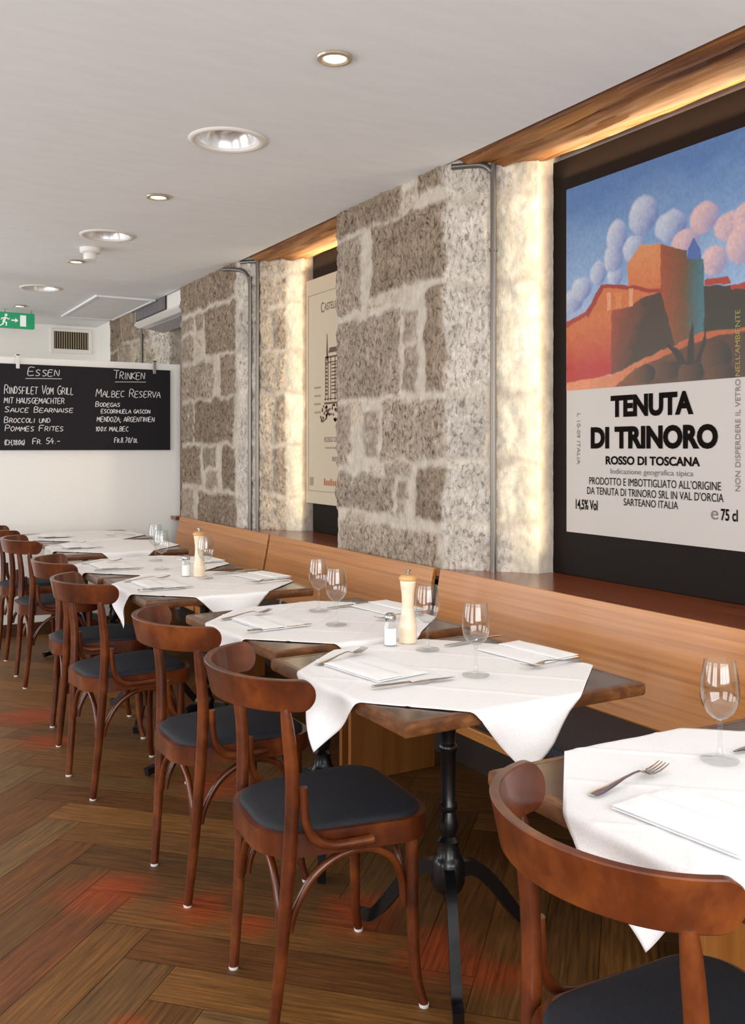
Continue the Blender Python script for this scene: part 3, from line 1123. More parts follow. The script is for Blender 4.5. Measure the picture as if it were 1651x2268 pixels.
for xa, xb, za, zb in ((.03, .857, 1.275, 1.279), (.03, .857, .075, .079), (.03, .033, .075, 1.279), (.854, .857, .075, 1.279)):
    mb.box(xa, xb, za, zb, 0, .0004, 0, 2, TM)
mb.build('border_line', M_LTBROWN, sheet)
mb = MB()
mb.prism([(.275, .86), (.30, .86), (.288, 1.02), (.283, 1.02)], 0, .0005, TM)
mb.prism([(.305, .905), (.32, .935), (.50, .935), (.50, .905)], 0, .0005, TM)
mb.box(.262, .50, .875, .885, 0, .0005, 0, 2, TM)
mb.box(.262, .50, .845, .852, 0, .0005, 0, 2, TM)
for xa in (.262, .296, .330, .385, .43, .48):
    mb.box(xa, xa + .007, .62, .88, 0, .0005, 0, 2, TM)
for za in range(9):
    mb.box(.345, .42, .66 + za * .021, .668 + za * .021, 0, .0005, 0, 2, TM)
    mb.box(.27, .29, .655 + za * .022, .667 + za * .022, 0, .0005, 0, 2, TM)
mb.box(.25, .50, .60, .612, 0, .0005, 0, 2, TM)
mb.box(.25, .50, .628, .634, 0, .0005, 0, 2, TM)
for k in range(46):
    a, c = rnd.uniform(.20, .42), rnd.uniform(.50, .60)
    if a < .24 and c > .59:
        continue
    mb.prism([(a + .014 * math.cos(t * 1.05) * rnd.uniform(.5, 1), c + .012 * math.sin(t * 1.05) * rnd.uniform(.5, 1)) for t in range(6)], 0, .0005, TM)
mb.build('castle_engraving', M_BROWNINK, sheet)
tag(root, 'cream poster with engraved castle tower, half hidden behind the stone pier', 'poster')

# ------------------------------------------------------------------ white partition and chalkboard
PY = 6.95
root = empty('partition_panel', (1.0, PY, 0))
MB().box(-1.5, 1.283, 0, .045, .085, 1.972, .004).build('panel', M_PANEL, root)
MB().box(-1.5, 1.20, -.012, .045, 0, .085, .003).build('skirting', M_DARKBASE, root)
tag(root, 'plain white partition wall closing off the end of the bench', 'partition')

FONT = {
    'A': [[(0, 0), (.45, 1), (.9, 0)], [(.15, .35), (.78, .35)]], 'B': [[(.1, 0), (.1, 1), (.6, .95), (.7, .75), (.5, .55), (.1, .52)], [(.5, .54), (.8, .35), (.7, .08), (.1, 0)]],
    'C': [[(.8, .85), (.5, 1), (.15, .75), (.1, .35), (.35, .02), (.8, .08)]], 'D': [[(.1, 0), (.1, 1), (.55, .9), (.8, .5), (.55, .08), (.1, 0)]],
    'E': [[(.8, 1), (.12, .98), (.1, 0), (.8, .03)], [(.1, .52), (.65, .54)]], 'F': [[(.85, 1), (.1, .96), (.12, 0)], [(.1, .5), (.65, .53)]],
    'G': [[(.8, .88), (.45, 1), (.12, .7), (.12, .3), (.45, 0), (.8, .15), (.8, .45), (.5, .45)]], 'H': [[(.1, 1), (.1, 0)], [(.8, 1), (.8, 0)], [(.1, .5), (.8, .52)]],
    'I': [[(.2, 1), (.2, 0)]], 'J': [[(.7, 1), (.7, .2), (.4, 0), (.1, .2)]], 'K': [[(.1, 1), (.1, 0)], [(.8, 1), (.1, .45), (.85, 0)]], 'L': [[(.1, 1), (.1, 0), (.75, .04)]],
    'M': [[(.05, 0), (.15, 1), (.5, .35), (.85, 1), (.95, 0)]], 'N': [[(.1, 0), (.12, 1), (.8, 0), (.82, 1)]], 'O': [[(.45, 1), (.12, .7), (.12, .25), (.45, 0), (.8, .3), (.8, .75), (.45, 1)]],
    'P': [[(.1, 0), (.12, 1), (.65, .95), (.8, .72), (.6, .5), (.1, .48)]], 'R': [[(.1, 0), (.12, 1), (.65, .95), (.78, .72), (.55, .52), (.1, .5)], [(.4, .5), (.85, 0)]],
    'S': [[(.78, .9), (.4, 1), (.14, .78), (.4, .54), (.76, .3), (.5, .02), (.1, .08)]], 'T': [[(0, 1), (.9, .98)], [(.45, 1), (.42, 0)]], 'U': [[(.1, 1), (.12, .2), (.45, 0), (.78, .2), (.8, 1)]],
    'V': [[(.05, 1), (.42, 0), (.85, 1)]], 'W': [[(0, 1), (.25, 0), (.5, .7), (.72, 0), (1, 1)]], 'X': [[(.1, 1), (.8, 0)], [(.8, 1), (.1, 0)]], 'Z': [[(.1, 1), (.8, .98), (.1, .02), (.85, 0)]],
    '0': [[(.4, 1), (.12, .6), (.3, 0), (.65, .3), (.65, .8), (.4, 1)]], '1': [[(.1, .7), (.35, 1), (.32, 0)]], '4': [[(.5, 1), (.1, .4), (.8, .4)], [(.6, .7), (.55, 0)]], '5': [[(.8, 1), (.2, .98), (.18, .58), (.6, .55), (.75, .25), (.5, 0), (.1, .06)]],
    '7': [[(.1, 1), (.75, .98), (.3, 0)]], '8': [[(.45, .52), (.15, .78), (.45, 1), (.72, .78), (.45, .52), (.12, .22), (.45, 0), (.78, .22), (.45, .52)]],
    '(': [[(.5, 1.1), (.2, .5), (.5, -.1)]], ')': [[(.1, 1.1), (.4, .5), (.1, -.1)]], ',': [[(.25, .1), (.1, -.2)]], '.': [[(.15, .08), (.2, 0)]], '-': [[(.1, .45), (.7, .47)]], '/': [[(0, -.1), (.6, 1.1)]],
    '%': [[(.75, 1), (.1, 0)], [(.1, .9), (.25, .75), (.1, .75)], [(.6, .25), (.75, .1), (.6, .1)]], ';': [[(.2, .5), (.22, .42)], [(.25, .1), (.05, -.25)]],
}
WID = {'I': .45, '.': .4, ',': .4, ';': .5, '(': .6, ')': .6, '1': .6, 'M': 1.15, 'W': 1.15, ' ': .7}
root = empty('menu_chalkboard', (1.57, PY - .022, 1.314))
MB().box(-.61, .624, -.006, .006, 0, .607, .002).build('board', M_CHALKBOARD, root)


def chalk(s, x0, x1, zb, zt, slope=.012):
    """capitals; a lower-case letter is drawn as a smaller capital"""
    chk = MB()
    xs, x = [], 0
    for ch in s:
        k = .78 if ch.islower() else 1
        xs.append((ch, x, k))
        x += WID.get(ch.upper(), 1.0) * k
    sx = (x1 - x0) / (x - .1)
    h = zt - zb
    for ch, xx, k in xs:
        if ch == ' ':
            chk.build('chalk_writing', M_CHALK, root)
            chk = MB()
        for st in FONT.get(ch.upper(), []):
            j1, j2 = rnd.uniform(-.05, .05), rnd.uniform(-.04, .04)
            pts = []
            for a, c in st:
                X = x0 + (xx + (a + j1 + .12 * c) * k) * sx
                pts.append((X - 1.57, -.0068, zb + (c * k + j2) * h + slope * (X - x0) - 1.314))
            P, R = catmull([Vector(p) for p in pts], [.0026] * len(pts), 3) if len(pts) > 2 else ([Vector(p) for p in pts], [.0026] * 2)
            chk.tube(P, .0029, 5, None, None)
    chk.build('chalk_writing', M_CHALK, root)


for a in (('Essen', 1.155, 1.372, 1.842, 1.898), ('Trinken', 1.76, 1.996, 1.842, 1.905), ('Rindsfilet Vom Grill', 1.0, 1.475, 1.71, 1.772), ('MIT HAUSGEMACHTER', 1.0, 1.41, 1.643, 1.682), ('Sauce Bearnaise', 1.0, 1.47, 1.58, 1.618),
          ('Broccoli und', 1.0, 1.312, 1.507, 1.546), ('Pommes Frites', 1.005, 1.404, 1.447, 1.488), ('(CH,180g)', 1.0, 1.14, 1.35, 1.385), ('Fr. 54.-', 1.19, 1.383, 1.357, 1.398),
          ('Malbec Reserva', 1.63, 2.114, 1.705, 1.762), ('Bodegas', 1.628, 1.81, 1.632, 1.667), ('ESCORIHUELA GASCON', 1.67, 2.038, 1.585, 1.613), ('MENDOZA; ARGENTINIEN', 1.64, 2.07, 1.522, 1.557), ('100% MALBEC', 1.63, 1.873, 1.451, 1.484), ('Fr.8.70/dl', 1.767, 1.944, 1.368, 1.405)):
    chalk(*a)
for x0, x1, z in ((1.144, 1.392, 1.820), (1.774, 2.005, 1.818)):
    MB().tube([(x0 - 1.57, -.0068, z - 1.314), ((x0 + x1) / 2 - 1.57, -.0068, z + .004 - 1.314), (x1 - 1.57, -.0068, z + .007 - 1.314)], .0025, 5, 4).build('chalk_underline', M_CHALK, root)
for xx in (1.093, 2.071):
    k = MB().box(xx - 1.57 - .012, xx - 1.57 + .012, -.010, .002, .575, .675, .002)
    k.box(xx - 1.57 - .012, xx - 1.57 + .012, -.010, .075, .665, .675, .002)
    k.build('hook', M_GLIDE if xx < 1.5 else M_CHROME, root)
tag(root, 'black menu chalkboard with white handwriting hooked over the white partition', 'chalkboard')

# ------------------------------------------------------------------ far end: vent grille, exit sign, air conditioner
root = empty('wall_vent', (2.0, Y1, 2.39))
fr = MB()
for a in ((-.20, -.166, -.125, .118), (.166, .20, -.125, .118), (-.166, .166, -.125, -.082), (-.166, .166, .09, .118)):
    fr.box(a[0], a[1], -.018, 0, a[2], a[3], .003)
fr.build('frame', M_PLASTIC, root)
MB().box(-.17, .17, -.004, 0, -.085, .092).build('dark_recess', M_GRILLE, root)
for k in range(15):
    x = -.155 + k * .0222
    MB().box(x - .003, x + .003, -.014, -.004, -.083, .091).build('louvre', M_SLAT, root)
tag(root, 'white framed ventilation grille with upright louvres high on the back wall', 'vent')

root = empty('exit_sign', (1.35, 8.62, 2.375))
MB().add(*(lambda m: (m.V, m.F))(MB().prism(rpoly([(-.15, 0, .012), (.15, 0, .012), (.15, .138, .012), (-.15, .138, .012)], 5), -.012, .012, Matrix(((1, 0, 0, 0), (0, 0, 1, 0), (0, 1, 0, 0), (0, 0, 0, 1)))))).build('panel', M_GREEN, root)
SM = Matrix(((1, 0, 0, 0), (0, 0, -1, -.0125), (0, 1, 0, 0), (0, 0, 0, 1)))
m = MB().box(.028, .078, .02, .118, 0, .001, 0, 2, SM)
m.build('door_symbol', M_SIGNWHITE, root)
m = MB().prism([(-.045, .064), (-.012, .064), (-.012, .05), (.014, .07), (-.012, .09), (-.012, .076), (-.045, .076)], 0, .001, SM)
m.build('arrow_symbol', M_SIGNWHITE, root)
m = MB()
m.prism([(-.088 + .012 * math.cos(t * .5236), .112 + .012 * math.sin(t * .5236)) for t in range(12)], 0, .001, SM)
m.prism([(-.10, .098), (-.085, .094), (-.098, .055), (-.116, .06)], 0, .001, SM)
m.prism([(-.088, .094), (-.062, .082), (-.055, .092), (-.062, .072), (-.09, .082)], 0, .001, SM)
m.prism([(-.102, .092), (-.125, .088), (-.132, .068), (-.122, .07), (-.117, .08), (-.10, .082)], 0, .001, SM)
m.prism([(-.098, .058), (-.078, .048), (-.082, .018), (-.092, .018), (-.09, .042), (-.108, .052)], 0, .001, SM)
m.prism([(-.116, .06), (-.118, .036), (-.14, .02), (-.135, .014), (-.106, .032), (-.102, .056)], 0, .001, SM)
m.build('running_figure', M_SIGNWHITE, root)
m = MB().box(-.10, -.09, -.004, .004, .138, .166).box(.12, .13, -.004, .004, .138, .166)
m.build('bracket', M_CHROME, root)
tag(root, 'green emergency exit sign with running figure and arrow under the ceiling', 'sign')

root = empty('air_conditioner', (2.27, 7.55, 2.40))
MB().box(0, .25, -.66, .62, .03, .27, .012).build('housing', M_PLASTIC, root)
MB().box(-.012, 0, -.30, .56, .035, .22, .003).build('intake_grille', M_GRILLE, root)
m = MB()
for k in range(26):
    y = -.28 + k * .032
    m.box(-.016, -.012, y, y + .009, .04, .215)
m.build('grille_bars', M_FLAPGREY, root)
m = MB().prism([(0, .03), (.25, .03), (.25, -.02), (.16, -.035), (.03, -.015), (-.012, .01)], -.62, .62, Matrix(((1, 0, 0, 0), (0, 0, 1, 0), (0, 1, 0, 0), (0, 0, 0, 1))), 0)
m.build('lower_tray', M_PLASTIC, root)
MB().box(.02, .17, -.58, .30, -.052, -.044, .003, 2, Matrix.Rotation(.18, 4, 'Y')).build('air_flap', M_FLAPGREY, root)
tag(root, 'white air conditioning unit with dark intake grille high in the far niche', 'air conditioner')

# ------------------------------------------------------------------ ceiling fittings
big = empty('recessed_ceiling_light', (0, 0, 0))
m = MB().lathe([(.122, .006), (.124, -.004), (.134, -.009), (.148, -.006), (.153, 0), (.134, .001), (.122, .006)], 48)
m.build('ring', M_TRIM, big, True, 40)
m = MB().lathe([(.126, 0), (.122, .02), (.112, .05), (.09, .08), (.055, .098), (.02, .104), (0, .104), (0, .107), (.02, .107), (.058, .101), (.094, .083), (.116, .052), (.126, .02), (.129, 0), (.126, 0)], 40)
m.build('bowl', M_REFLECTOR, big, True, 60)
m = MB().lathe([(0, .028), (.016, .032), (.022, .045), (.02, .06), (.013, .08), (.013, .105), (0, .105)], 20)
m.build('bulb', M_BULB, big, True)
big['category'] = 'ceiling light'
for k, (yy, lb) in enumerate(((3.453, 'large round recessed ceiling light, nearest of the three'), (5.345, 'large round recessed ceiling light in front of the smoke detector'), (7.355, 'large round recessed ceiling light beside the ceiling hatch'))):
    place(big, k == 0, (1.325, yy, CE), 0, lb, 'large round ceiling lights')

sp = empty('spotlight', (0, 0, 0))
m = MB().lathe([(.036, .001), (.054, .001), (.057, -.003), (.054, -.008), (.042, -.010), (.036, -.005), (.036, .001)], 36)
m.build('ring', M_SPOTRING, sp, True, 40)
MB().lathe([(0, -.006), (.03, -.006), (.034, -.004), (.034, .001)], 32).build('lens', M_LAMP, sp, True, 40)
sp['category'] = 'spotlight'
for k, (yy, lb) in enumerate(((2.557, 'small lit spotlight in the ceiling nearest the camera'), (4.395, 'small lit spotlight between the two nearest large ceiling lights'), (6.186, 'small lit spotlight beside the smoke detector'), (8.359, 'small lit spotlight above the green exit sign'))):
    o = place(sp, k == 0, (1.333, yy, CE), 0, lb, 'small ceiling spotlights')
    l = bpy.data.lights.new('spotlight_beam', 'SPOT')
    l.energy = 9
    l.color = (1, .84, .62)
    l.spot_size = math.radians(80)
    l.spot_blend = .6
    l.shadow_soft_size = .03
    lo = bpy.data.objects.new('spotlight_beam', l)
    lo.location = (1.333, yy, CE - .02)
    COL.objects.link(lo)

root = empty('smoke_detector', (1.322, 5.743, CE))
MB().lathe([(0, 0), (.062, 0), (.062, -.022), (.056, -.030), (.05, -.032), (0, -.032)], 32).build('base', M_PLASTIC, root, True, 35)
MB().lathe([(0, -.032), (.036, -.032), (.040, -.040), (.040, -.058), (.034, -.07), (0, -.074)], 32).build('sensor_head', M_PLASTIC, root, True, 35)
tag(root, 'white round smoke detector on the ceiling', 'smoke detector')

root = empty('ceiling_hatch', (2.0, 8.12, CE))
m = MB()
for a in ((-.24, -.215, -.67, .67), (.215, .24, -.67, .67), (-.215, .215, -.67, -.645), (-.215, .215, .645, .67)):
    m.box(a[0], a[1], a[2], a[3], -.016, 0, .003)
m.build('frame', M_CEIL, root)
MB().box(-.213, .213, -.643, .643, -.010, 0, .001).build('panel', M_CEIL, root)
tag(root, 'rectangular white access hatch in the ceiling near the air conditioner', 'hatch')


# ------------------------------------------------------------------ fixed bench along the wall
def bench(y0, y1, label, k):
    L = y1 - y0
    root = empty('wooden_bench', (1.74, y0, 0))
    MB().box(0, .40, 0, L, .405, .44, .003).build('seat_board', M_OAK, root)
    MB().box(.012, .395, .01, L - .01, .44, .482, .012, 3).build('seat_cushion', M_BENCHCLOTH, root, True, 40)
    BM = Matrix.Translation((.392, 0, .44)) @ Matrix.Rotation(math.radians(10.5), 4, 'Y')
    MB().box(0, .02, 0, L, 0, .386, .002, 2, BM).build('backrest', M_OAK, root)
    for y in ((.0, .022), (L - .022, L)):
        MB().box(.02, .42, y[0], y[1], 0, .405, .002).build('end_panel', M_OAKV, root)
    tag(root, label, 'bench', 'wooden wall benches')


bench(1.50, 3.262, 'nearest oak wall bench, under the landscape poster', 0)
bench(3.315, 5.045, 'middle oak wall bench, below the near stone pier', 1)
bench(5.075, 6.72, 'farthest oak wall bench, ending at the white partition', 2)

# ------------------------------------------------------------------ bistro chair
chair = empty('bistro_chair', (0, 0, 0))
chair['category'] = 'chair'


def band():
    V, Fc = [], []
    A = math.radians(84)
    hw, th, bv_ = .0375, .0085, .0022

    def at(a):
        return (-.272 + .168 * (1 - math.cos(a)) / (1 - math.cos(A)), .222 * math.sin(a) / math.sin(A))
    fine = [at(-A + 2 * A * i / 800) for i in range(801)]
    arc = [0]
    for p, q in zip(fine, fine[1:]):
        arc.append(arc[-1] + math.hypot(q[0] - p[0], q[1] - p[1]))
    tot = arc[-1]
    rr = .034
    st = [rr * (1 - math.cos(math.pi / 2 * i / 9)) for i in range(9)]
    st = st + [rr + (tot - 2 * rr) * i / 40 for i in range(41)] + [tot - v for v in st[::-1]]
    ring = 8
    for e0 in st:
        i = min(range(801), key=lambda k: abs(arc[k] - e0))
        x, y = fine[i]
        x2, y2 = fine[min(i + 1, 800)]
        x1, y1 = fine[max(i - 1, 0)]
        t = Vector((x2 - x1, y2 - y1)).normalized()
        nr = Vector((t.y, -t.x))          # points outwards, away from the sitter
        e = min(e0, tot - e0)
        h = hw if e > rr else (hw - rr) + math.sqrt(max(rr * rr - (rr - e) ** 2, 0))
        mid = .780 + .003 * math.cos(math.pi * (e0 / tot - .5))
        for dn, dz in ((th, -h + bv_), (th, h - bv_), (th - bv_, h), (-th + bv_, h), (-th, h - bv_), (-th, -h + bv_), (-th + bv_, -h), (th - bv_, -h)):
            lean = -.008 * dz / hw
            V.append((x + nr.x * (dn + lean), y + nr.y * (dn + lean), mid + dz))
    n = len(st) - 1
    for i in range(n):
        for k in range(ring):
            k2 = (k + 1) % ring
            Fc.append((i * ring + k, i * ring + k2, (i + 1) * ring + k2, (i + 1) * ring + k))
    Fc.append(tuple(range(ring)))
    Fc.append(tuple(n * ring + k for k in range(ring))[::-1])
    return V, Fc


bv, bf = band()
mesh_obj('backrest', bv, bf, M_CHAIR, chair, True, None, 28)
SO = rpoly([(-.205, -.165, .115), (.222, -.207, .085), (.222, .207, .085), (-.205, .165, .115)], 10)
MB().prism(SO, .402, .455, None, .007, 3).build('seat_frame', M_CHAIR, chair, True, 40)


def pad():
    V, Fc = [], []
    cx = .01
    rings = [(.93, .453), (.925, .462), (.90, .467), (.80, .470), (.55, .472), (.25, .473)]
    n = len(SO)
    for s_, z in rings:
        V += [(cx + (x - cx) * s_, y * s_, z) for x, y in SO]
    V.append((cx, 0, .473))
    for r in range(len(rings) - 1):
        for i in range(n):
            j = (i + 1) % n
            Fc.append((r * n + i, r * n + j, (r + 1) * n + j, (r + 1) * n + i))
    r = len(rings) - 1
    for i in range(n):
        Fc.append((r * n + i, r * n + (i + 1) % n, len(V) - 1))
    return V, Fc


pv, pf = pad()
mesh_obj('seat_pad', pv, pf, M_SEAT, chair, True, None, 60)
for s_ in (1, -1):
    lg = MB().tube([(-.180, .155 * s_, .006), (-.163, .168 * s_, .2), (-.150, .182 * s_, .42), (-.146, .19 * s_, .58), (-.158, .194 * s_, .70), (-.166, .196 * s_, .752)], [.0125, .0145, .0165, .0165, .015, .0105], 14, 6).build('leg', M_CHAIR, chair, True, 60)
    MB().lathe([(0, 0), (.0115, 0), (.0125, .004), (.0125, .008), (0, .008)], 14, Matrix.Translation((-.180, .155 * s_, 0))).build('glide', M_GLIDE, lg, True, 40)
    lg = MB().tube([(.186, .192 * s_, .006), (.172, .180 * s_, .07), (.166, .172 * s_, .2), (.165, .168 * s_, .405)], [.011, .0125, .0145, .0165], 14, 6).build('leg', M_CHAIR, chair, True, 60)
    MB().lathe([(0, 0), (.0115, 0), (.0125, .004), (.0125, .008), (0, .008)], 14, Matrix.Translation((.186, .192 * s_, 0))).build('glide', M_GLIDE, lg, True, 40)
    MB().tube([(-.142, .160 * s_, .235), (-.128, .162 * s_, .285), (-.085, .164 * s_, .350), (-.02, .166 * s_, .388), (.05, .166 * s_, .392), (.11, .164 * s_, .362), (.140, .162 * s_, .305), (.147, .162 * s_, .235)], .0095, 10, 5).build('side_hoop', M_CHAIR, chair, True, 60)
    MB().tube([(-.124, .200 * s_, .572), (-.122, .2005 * s_, .53), (-.115, .201 * s_, .482), (-.092, .202 * s_, .447), (-.055, .203 * s_, .431), (-.01, .205 * s_, .429), (.045, .208 * s_, .430)], .0105, 10, 5).build('side_brace', M_CHAIR, chair, True, 60)
MB().tube([(-.162, -.148, .235), (-.160, -.132, .30), (-.158, -.085, .360), (-.157, 0, .388), (-.158, .085, .360), (-.160, .132, .30), (-.162, .148, .235)], .0095, 10, 6).build('rear_hoop', M_CHAIR, chair, True, 60)
MB().tube([(.158, -.150, .235), (.156, -.135, .30), (.155, -.09, .365), (.154, 0, .392), (.155, .09, .365), (.156, .135, .30), (.158, .150, .235)], .0095, 10, 6).build('front_hoop', M_CHAIR, chair, True, 60)

CH = [((1.080, .957), -7.5, 'foreground bentwood chair at lower right, its seat cut off by the frame'),
      ((1.041, 2.068), -5, 'bentwood chair with dark pad at the table with the tall pale pepper mill'),
      ((1.055, 2.765), 1, 'bentwood chair directly behind the one shown whole in front'),
      ((1.0, 3.742), 4.5, 'bentwood chair third in the row, its back turned slightly away, before the middle table'),
      ((1.045, 4.425), -6, 'bentwood chair fourth in the row, tucked close behind the third'),
      ((1.075, 5.57), -.5, 'bentwood chair second from the left edge of the photo'),
      ((1.085, 6.33), 0, 'bentwood chair farthest away, cut by the left edge beside the white partition')]
for k, ((x, y), a, lb) in enumerate(CH):
    place(chair, k == 0, (x, y, 0), math.radians(a), lb, 'bentwood bistro chairs')

# ------------------------------------------------------------------ pedestal table
HT = .35
tb = empty('dining_table', (0, 0, 0))
tb['category'] = 'table'
m = MB().box(-HT + .018, HT - .018, -HT + .018, HT - .018, .716, .7495, .001)
m.build('tabletop', M_TOP, tb)
m = MB()
for a in ((-HT, HT, -HT, -HT + .02), (-HT, HT, HT - .02, HT), (-HT, -HT + .02, -HT + .02, HT - .02), (HT - .02, HT, -HT + .02, HT - .02)):
    pass
V, Fc = [], []
sec = [(-.02, .750), (-.006, .750), (-.001, .7465), (0, .740), (0, .724), (-.003, .718), (-.02, .716)]
for sx, sy in ((-1, -1), (1, -1), (1, 1), (-1, 1)):
    for d, z in sec:
        V.append((sx * (HT + d), sy * (HT + d), z))
ns = len(sec)
for c in range(4):
    c2 = (c + 1) % 4
    for i in range(ns):
        i2 = (i + 1) % ns
        Fc.append((c * ns + i, c * ns + i2, c2 * ns + i2, c2 * ns + i))
mesh_obj('edge_trim', V, Fc, M_EDGE, tb, True, None, 30)
prof = [(0, .712), (.075, .712), (.075, .704), (.03, .698), (.021, .685), (.019, .615), (.026, .608), (.026, .600), (.020, .594), (.0185, .56), (.025, .553), (.025, .545), (.020, .54),
        (.0185, .41), (.024, .40), (.024, .39), (.018, .382), (.024, .36), (.027, .345), (.023, .328), (.019, .318), (.029, .306), (.026, .29), (.030, .283), (.030, .27), (.036, .262), (.042, .25), (.044, .20), (.036, .178), (.014, .17), (.014, .155), (.008, .145), (0, .143)]
MB().lathe(prof, 28).build('column', M_IRON, tb, True, 45)


def foot(a):
    m = MB()
    pts = [(.03, .225), (.07, .222), (.11, .195), (.16, .14), (.215, .07), (.255, .032), (.285, .026), (.305, .022)]
    P, R = catmull([Vector((x, 0, z)) for x, z in pts], [1] * len(pts), 4)
    V, Fc = [], []
    for i, p in enumerate(P):
        t = (P[min(i + 1, len(P) - 1)] - P[max(i - 1, 0)]).normalized()
        nr = Vector((-t.z, 0, t.x))
        hh = .020 - .008 * i / (len(P) - 1)
        if i >= len(P) - 2:
            hh = .016
        ww = .013
        for q, w in ((hh, ww), (hh, -ww), (-hh, -ww), (-hh, ww)):
            pp = p + nr * q
            V.append((pp.x, w, max(pp.z, 0.0)))
    for i in range(len(P) - 1):
        for k in range(4):
            k2 = (k + 1) % 4
            Fc.append((i * 4 + k, i * 4 + k2, (i + 1) * 4 + k2, (i + 1) * 4 + k))
    Fc.append((0, 1, 2, 3))
    Fc.append(tuple((len(P) - 1) * 4 + k for k in range(4))[::-1])
    m.add(V, Fc, Matrix.Rotation(math.radians(a), 4, 'Z'))
    return m


for a in (-120, -2, 112):
    foot(a).build('leg', M_IRON, tb, True, 35)

TB = [((1.360, .995), 89, 'pedestal table cut off by the right edge of the photo'),
      ((1.382, 2.010), 0, 'pedestal table with worn bare corner, nearest table shown whole'),
      ((1.412, 2.795), 2.5, 'pedestal table pushed against the far side of the one shown whole'),
      ((1.360, 3.815), 89, 'pedestal table in the middle of the row, holding the farther pepper mill'),
      ((1.340, 4.545), 1, 'pedestal table pushed against the back of the middle one'),
      ((1.405, 5.52), -2, 'pedestal table with bare brown corner, second from the white partition'),
      ((1.405, 6.25), 91, 'pedestal table last in the row, beside the white partition')]
for k, ((x, y), a, lb) in enumerate(TB):
    place(tb, k == 0, (x, y, 0), math.radians(a), lb, 'pedestal dining tables')

# ------------------------------------------------------------------ tablecloths laid cornerwise


def tablecloth(k, half=.360, rot=45, off=(0, 0)):
    (tx, ty), ta, _ = TB[k]
    N = 96
    sd = 31 + k
    V, Fc = [], []
    ca, sa = math.cos(math.radians(rot)), math.sin(math.radians(rot))
    r = .010
    top = .7515
    for i in range(N + 1):
        for j in range(N + 1):
            p, q = -half + 2 * half * i / N, -half + 2 * half * j / N
            x = p * ca - q * sa + off[0]
            y = p * sa + q * ca + off[1]
            z = top
            # pressed fold lines
            for c in (0, half / 2, -half / 2):
                z += .0016 * math.exp(-((p - c) / .006) ** 2) + .0016 * math.exp(-((q - c) / .006) ** 2)
            z += .0012 * float(vnoise(p * 14 + sd, q * 14))
            h = HT + .0015

            def over(v):
                s_ = abs(v) - h
                sg = 1 if v > 0 else -1
                if s_ <= 0:
                    return v, 0.0, 0.0
                if s_ < r * math.pi / 2:
                    t = s_ / r
                    return sg * (h + r * math.sin(t)), -r * (1 - math.cos(t)), s_
                return sg * (h + r + .02 * (s_ - r * math.pi / 2)), -r - (s_ - r * math.pi / 2) * .99, s_
            x2, dz1, ox = over(x)
            y2, dz2, oy = over(y)
            if ox > 0:
                x2 += (1 if x > 0 else -1) * min(ox, .1) * .16 * (math.sin(y * 26 + sd) + .1)
            if oy > 0:
                y2 += (1 if y > 0 else -1) * min(oy, .1) * .16 * (math.sin(x * 26 + sd * 2) + .1)
            V.append((x2, y2, z + dz1 + dz2))
    for i in range(N):
        for j in range(N):
            q = i * (N + 1) + j
            Fc.append((q, q + 1, q + N + 2, q + N + 1))
    o = mesh_obj('tablecloth', V, Fc, M_CLOTH, None, True)
    o.location = (tx, ty, 0)
    o.rotation_euler = (0, 0, math.radians(ta))
    s_ = o.modifiers.new('thickness', 'SOLIDIFY')
    s_.thickness = .0012
    s_.offset = 1
    return o


CL = ['white tablecloth cut off by the right edge of the photo', 'white tablecloth with two hanging corners on the table shown whole', 'white tablecloth on the table behind the tall pepper mill',
      'white tablecloth on the middle table, under the farther pepper mill', 'white tablecloth on the table behind the farther pepper mill', 'white tablecloth second from the white partition, beside a bare brown corner', 'white tablecloth farthest away, in front of the white partition']
for k, lb in enumerate(CL):
    o = tablecloth(k, rot=45 + (4, -3, -1, 2, -2, 1, 0)[k], off=((.0, .0), (-.012, -.006), (.0, .0), (0, .01), (0, 0), (.0, .01), (0, 0))[k])
    tag(o, lb, 'tablecloth', 'white tablecloths laid cornerwise')
ZT = .7560

# ------------------------------------------------------------------ table setting prototypes
wg = empty('wine_glass', (0, 0, 0))
wg['category'] = 'wine glass'
S = 1.0
outer = [(.0, .002), (.033, .002), (.0345, .003), (.033, .0042), (.012, .0065), (.005, .012), (.0038, .03), (.0037, .062), (.006, .072)]
MB().lathe([(0, 0), (.033, 0)] + outer[1:] + [(.0045, .078), (0, .079)], 36).build('foot_and_stem', M_GLASS, wg, True, 50)
bowl_o = [(.004, .0755), (.014, .080), (.024, .089), (.0315, .102), (.035, .117), (.0352, .130), (.0335, .150), (.0305, .170), (.0285, .184)]
bowl_i = [(r - .0011, z + .0004) for r, z in bowl_o[::-1]]
MB().lathe([(0, .0745)] + bowl_o + [(.0279, .1846)] + bowl_i[:-1] + [(.006, .080), (0, .0785)], 40).build('bowl', M_GLASS, wg, True, 60)
WG = [((1.402, 1.162), 'wine glass on the table at the right edge'), ((1.393, 1.903), 'wine glass standing nearest on the table shown whole'), ((1.450, 2.212), 'wine glass right behind the tall pepper mill'),
      ((1.399, 2.673), 'front one of the two overlapping wine glasses left of the tall pepper mill'), ((1.464, 2.931), 'rear one of the two overlapping wine glasses left of the tall pepper mill'),
      ((1.400, 3.914), 'wine glass in front of the farther pepper mill'), ((1.323, 4.307), 'front one of the two far wine glasses before the white partition'), ((1.40, 4.66), 'rear one of the two far wine glasses before the white partition')]
for k, ((x, y), lb) in enumerate(WG):
    o = place(wg, k == 0, (x, y, ZT), 0, lb, 'stemmed wine glasses')

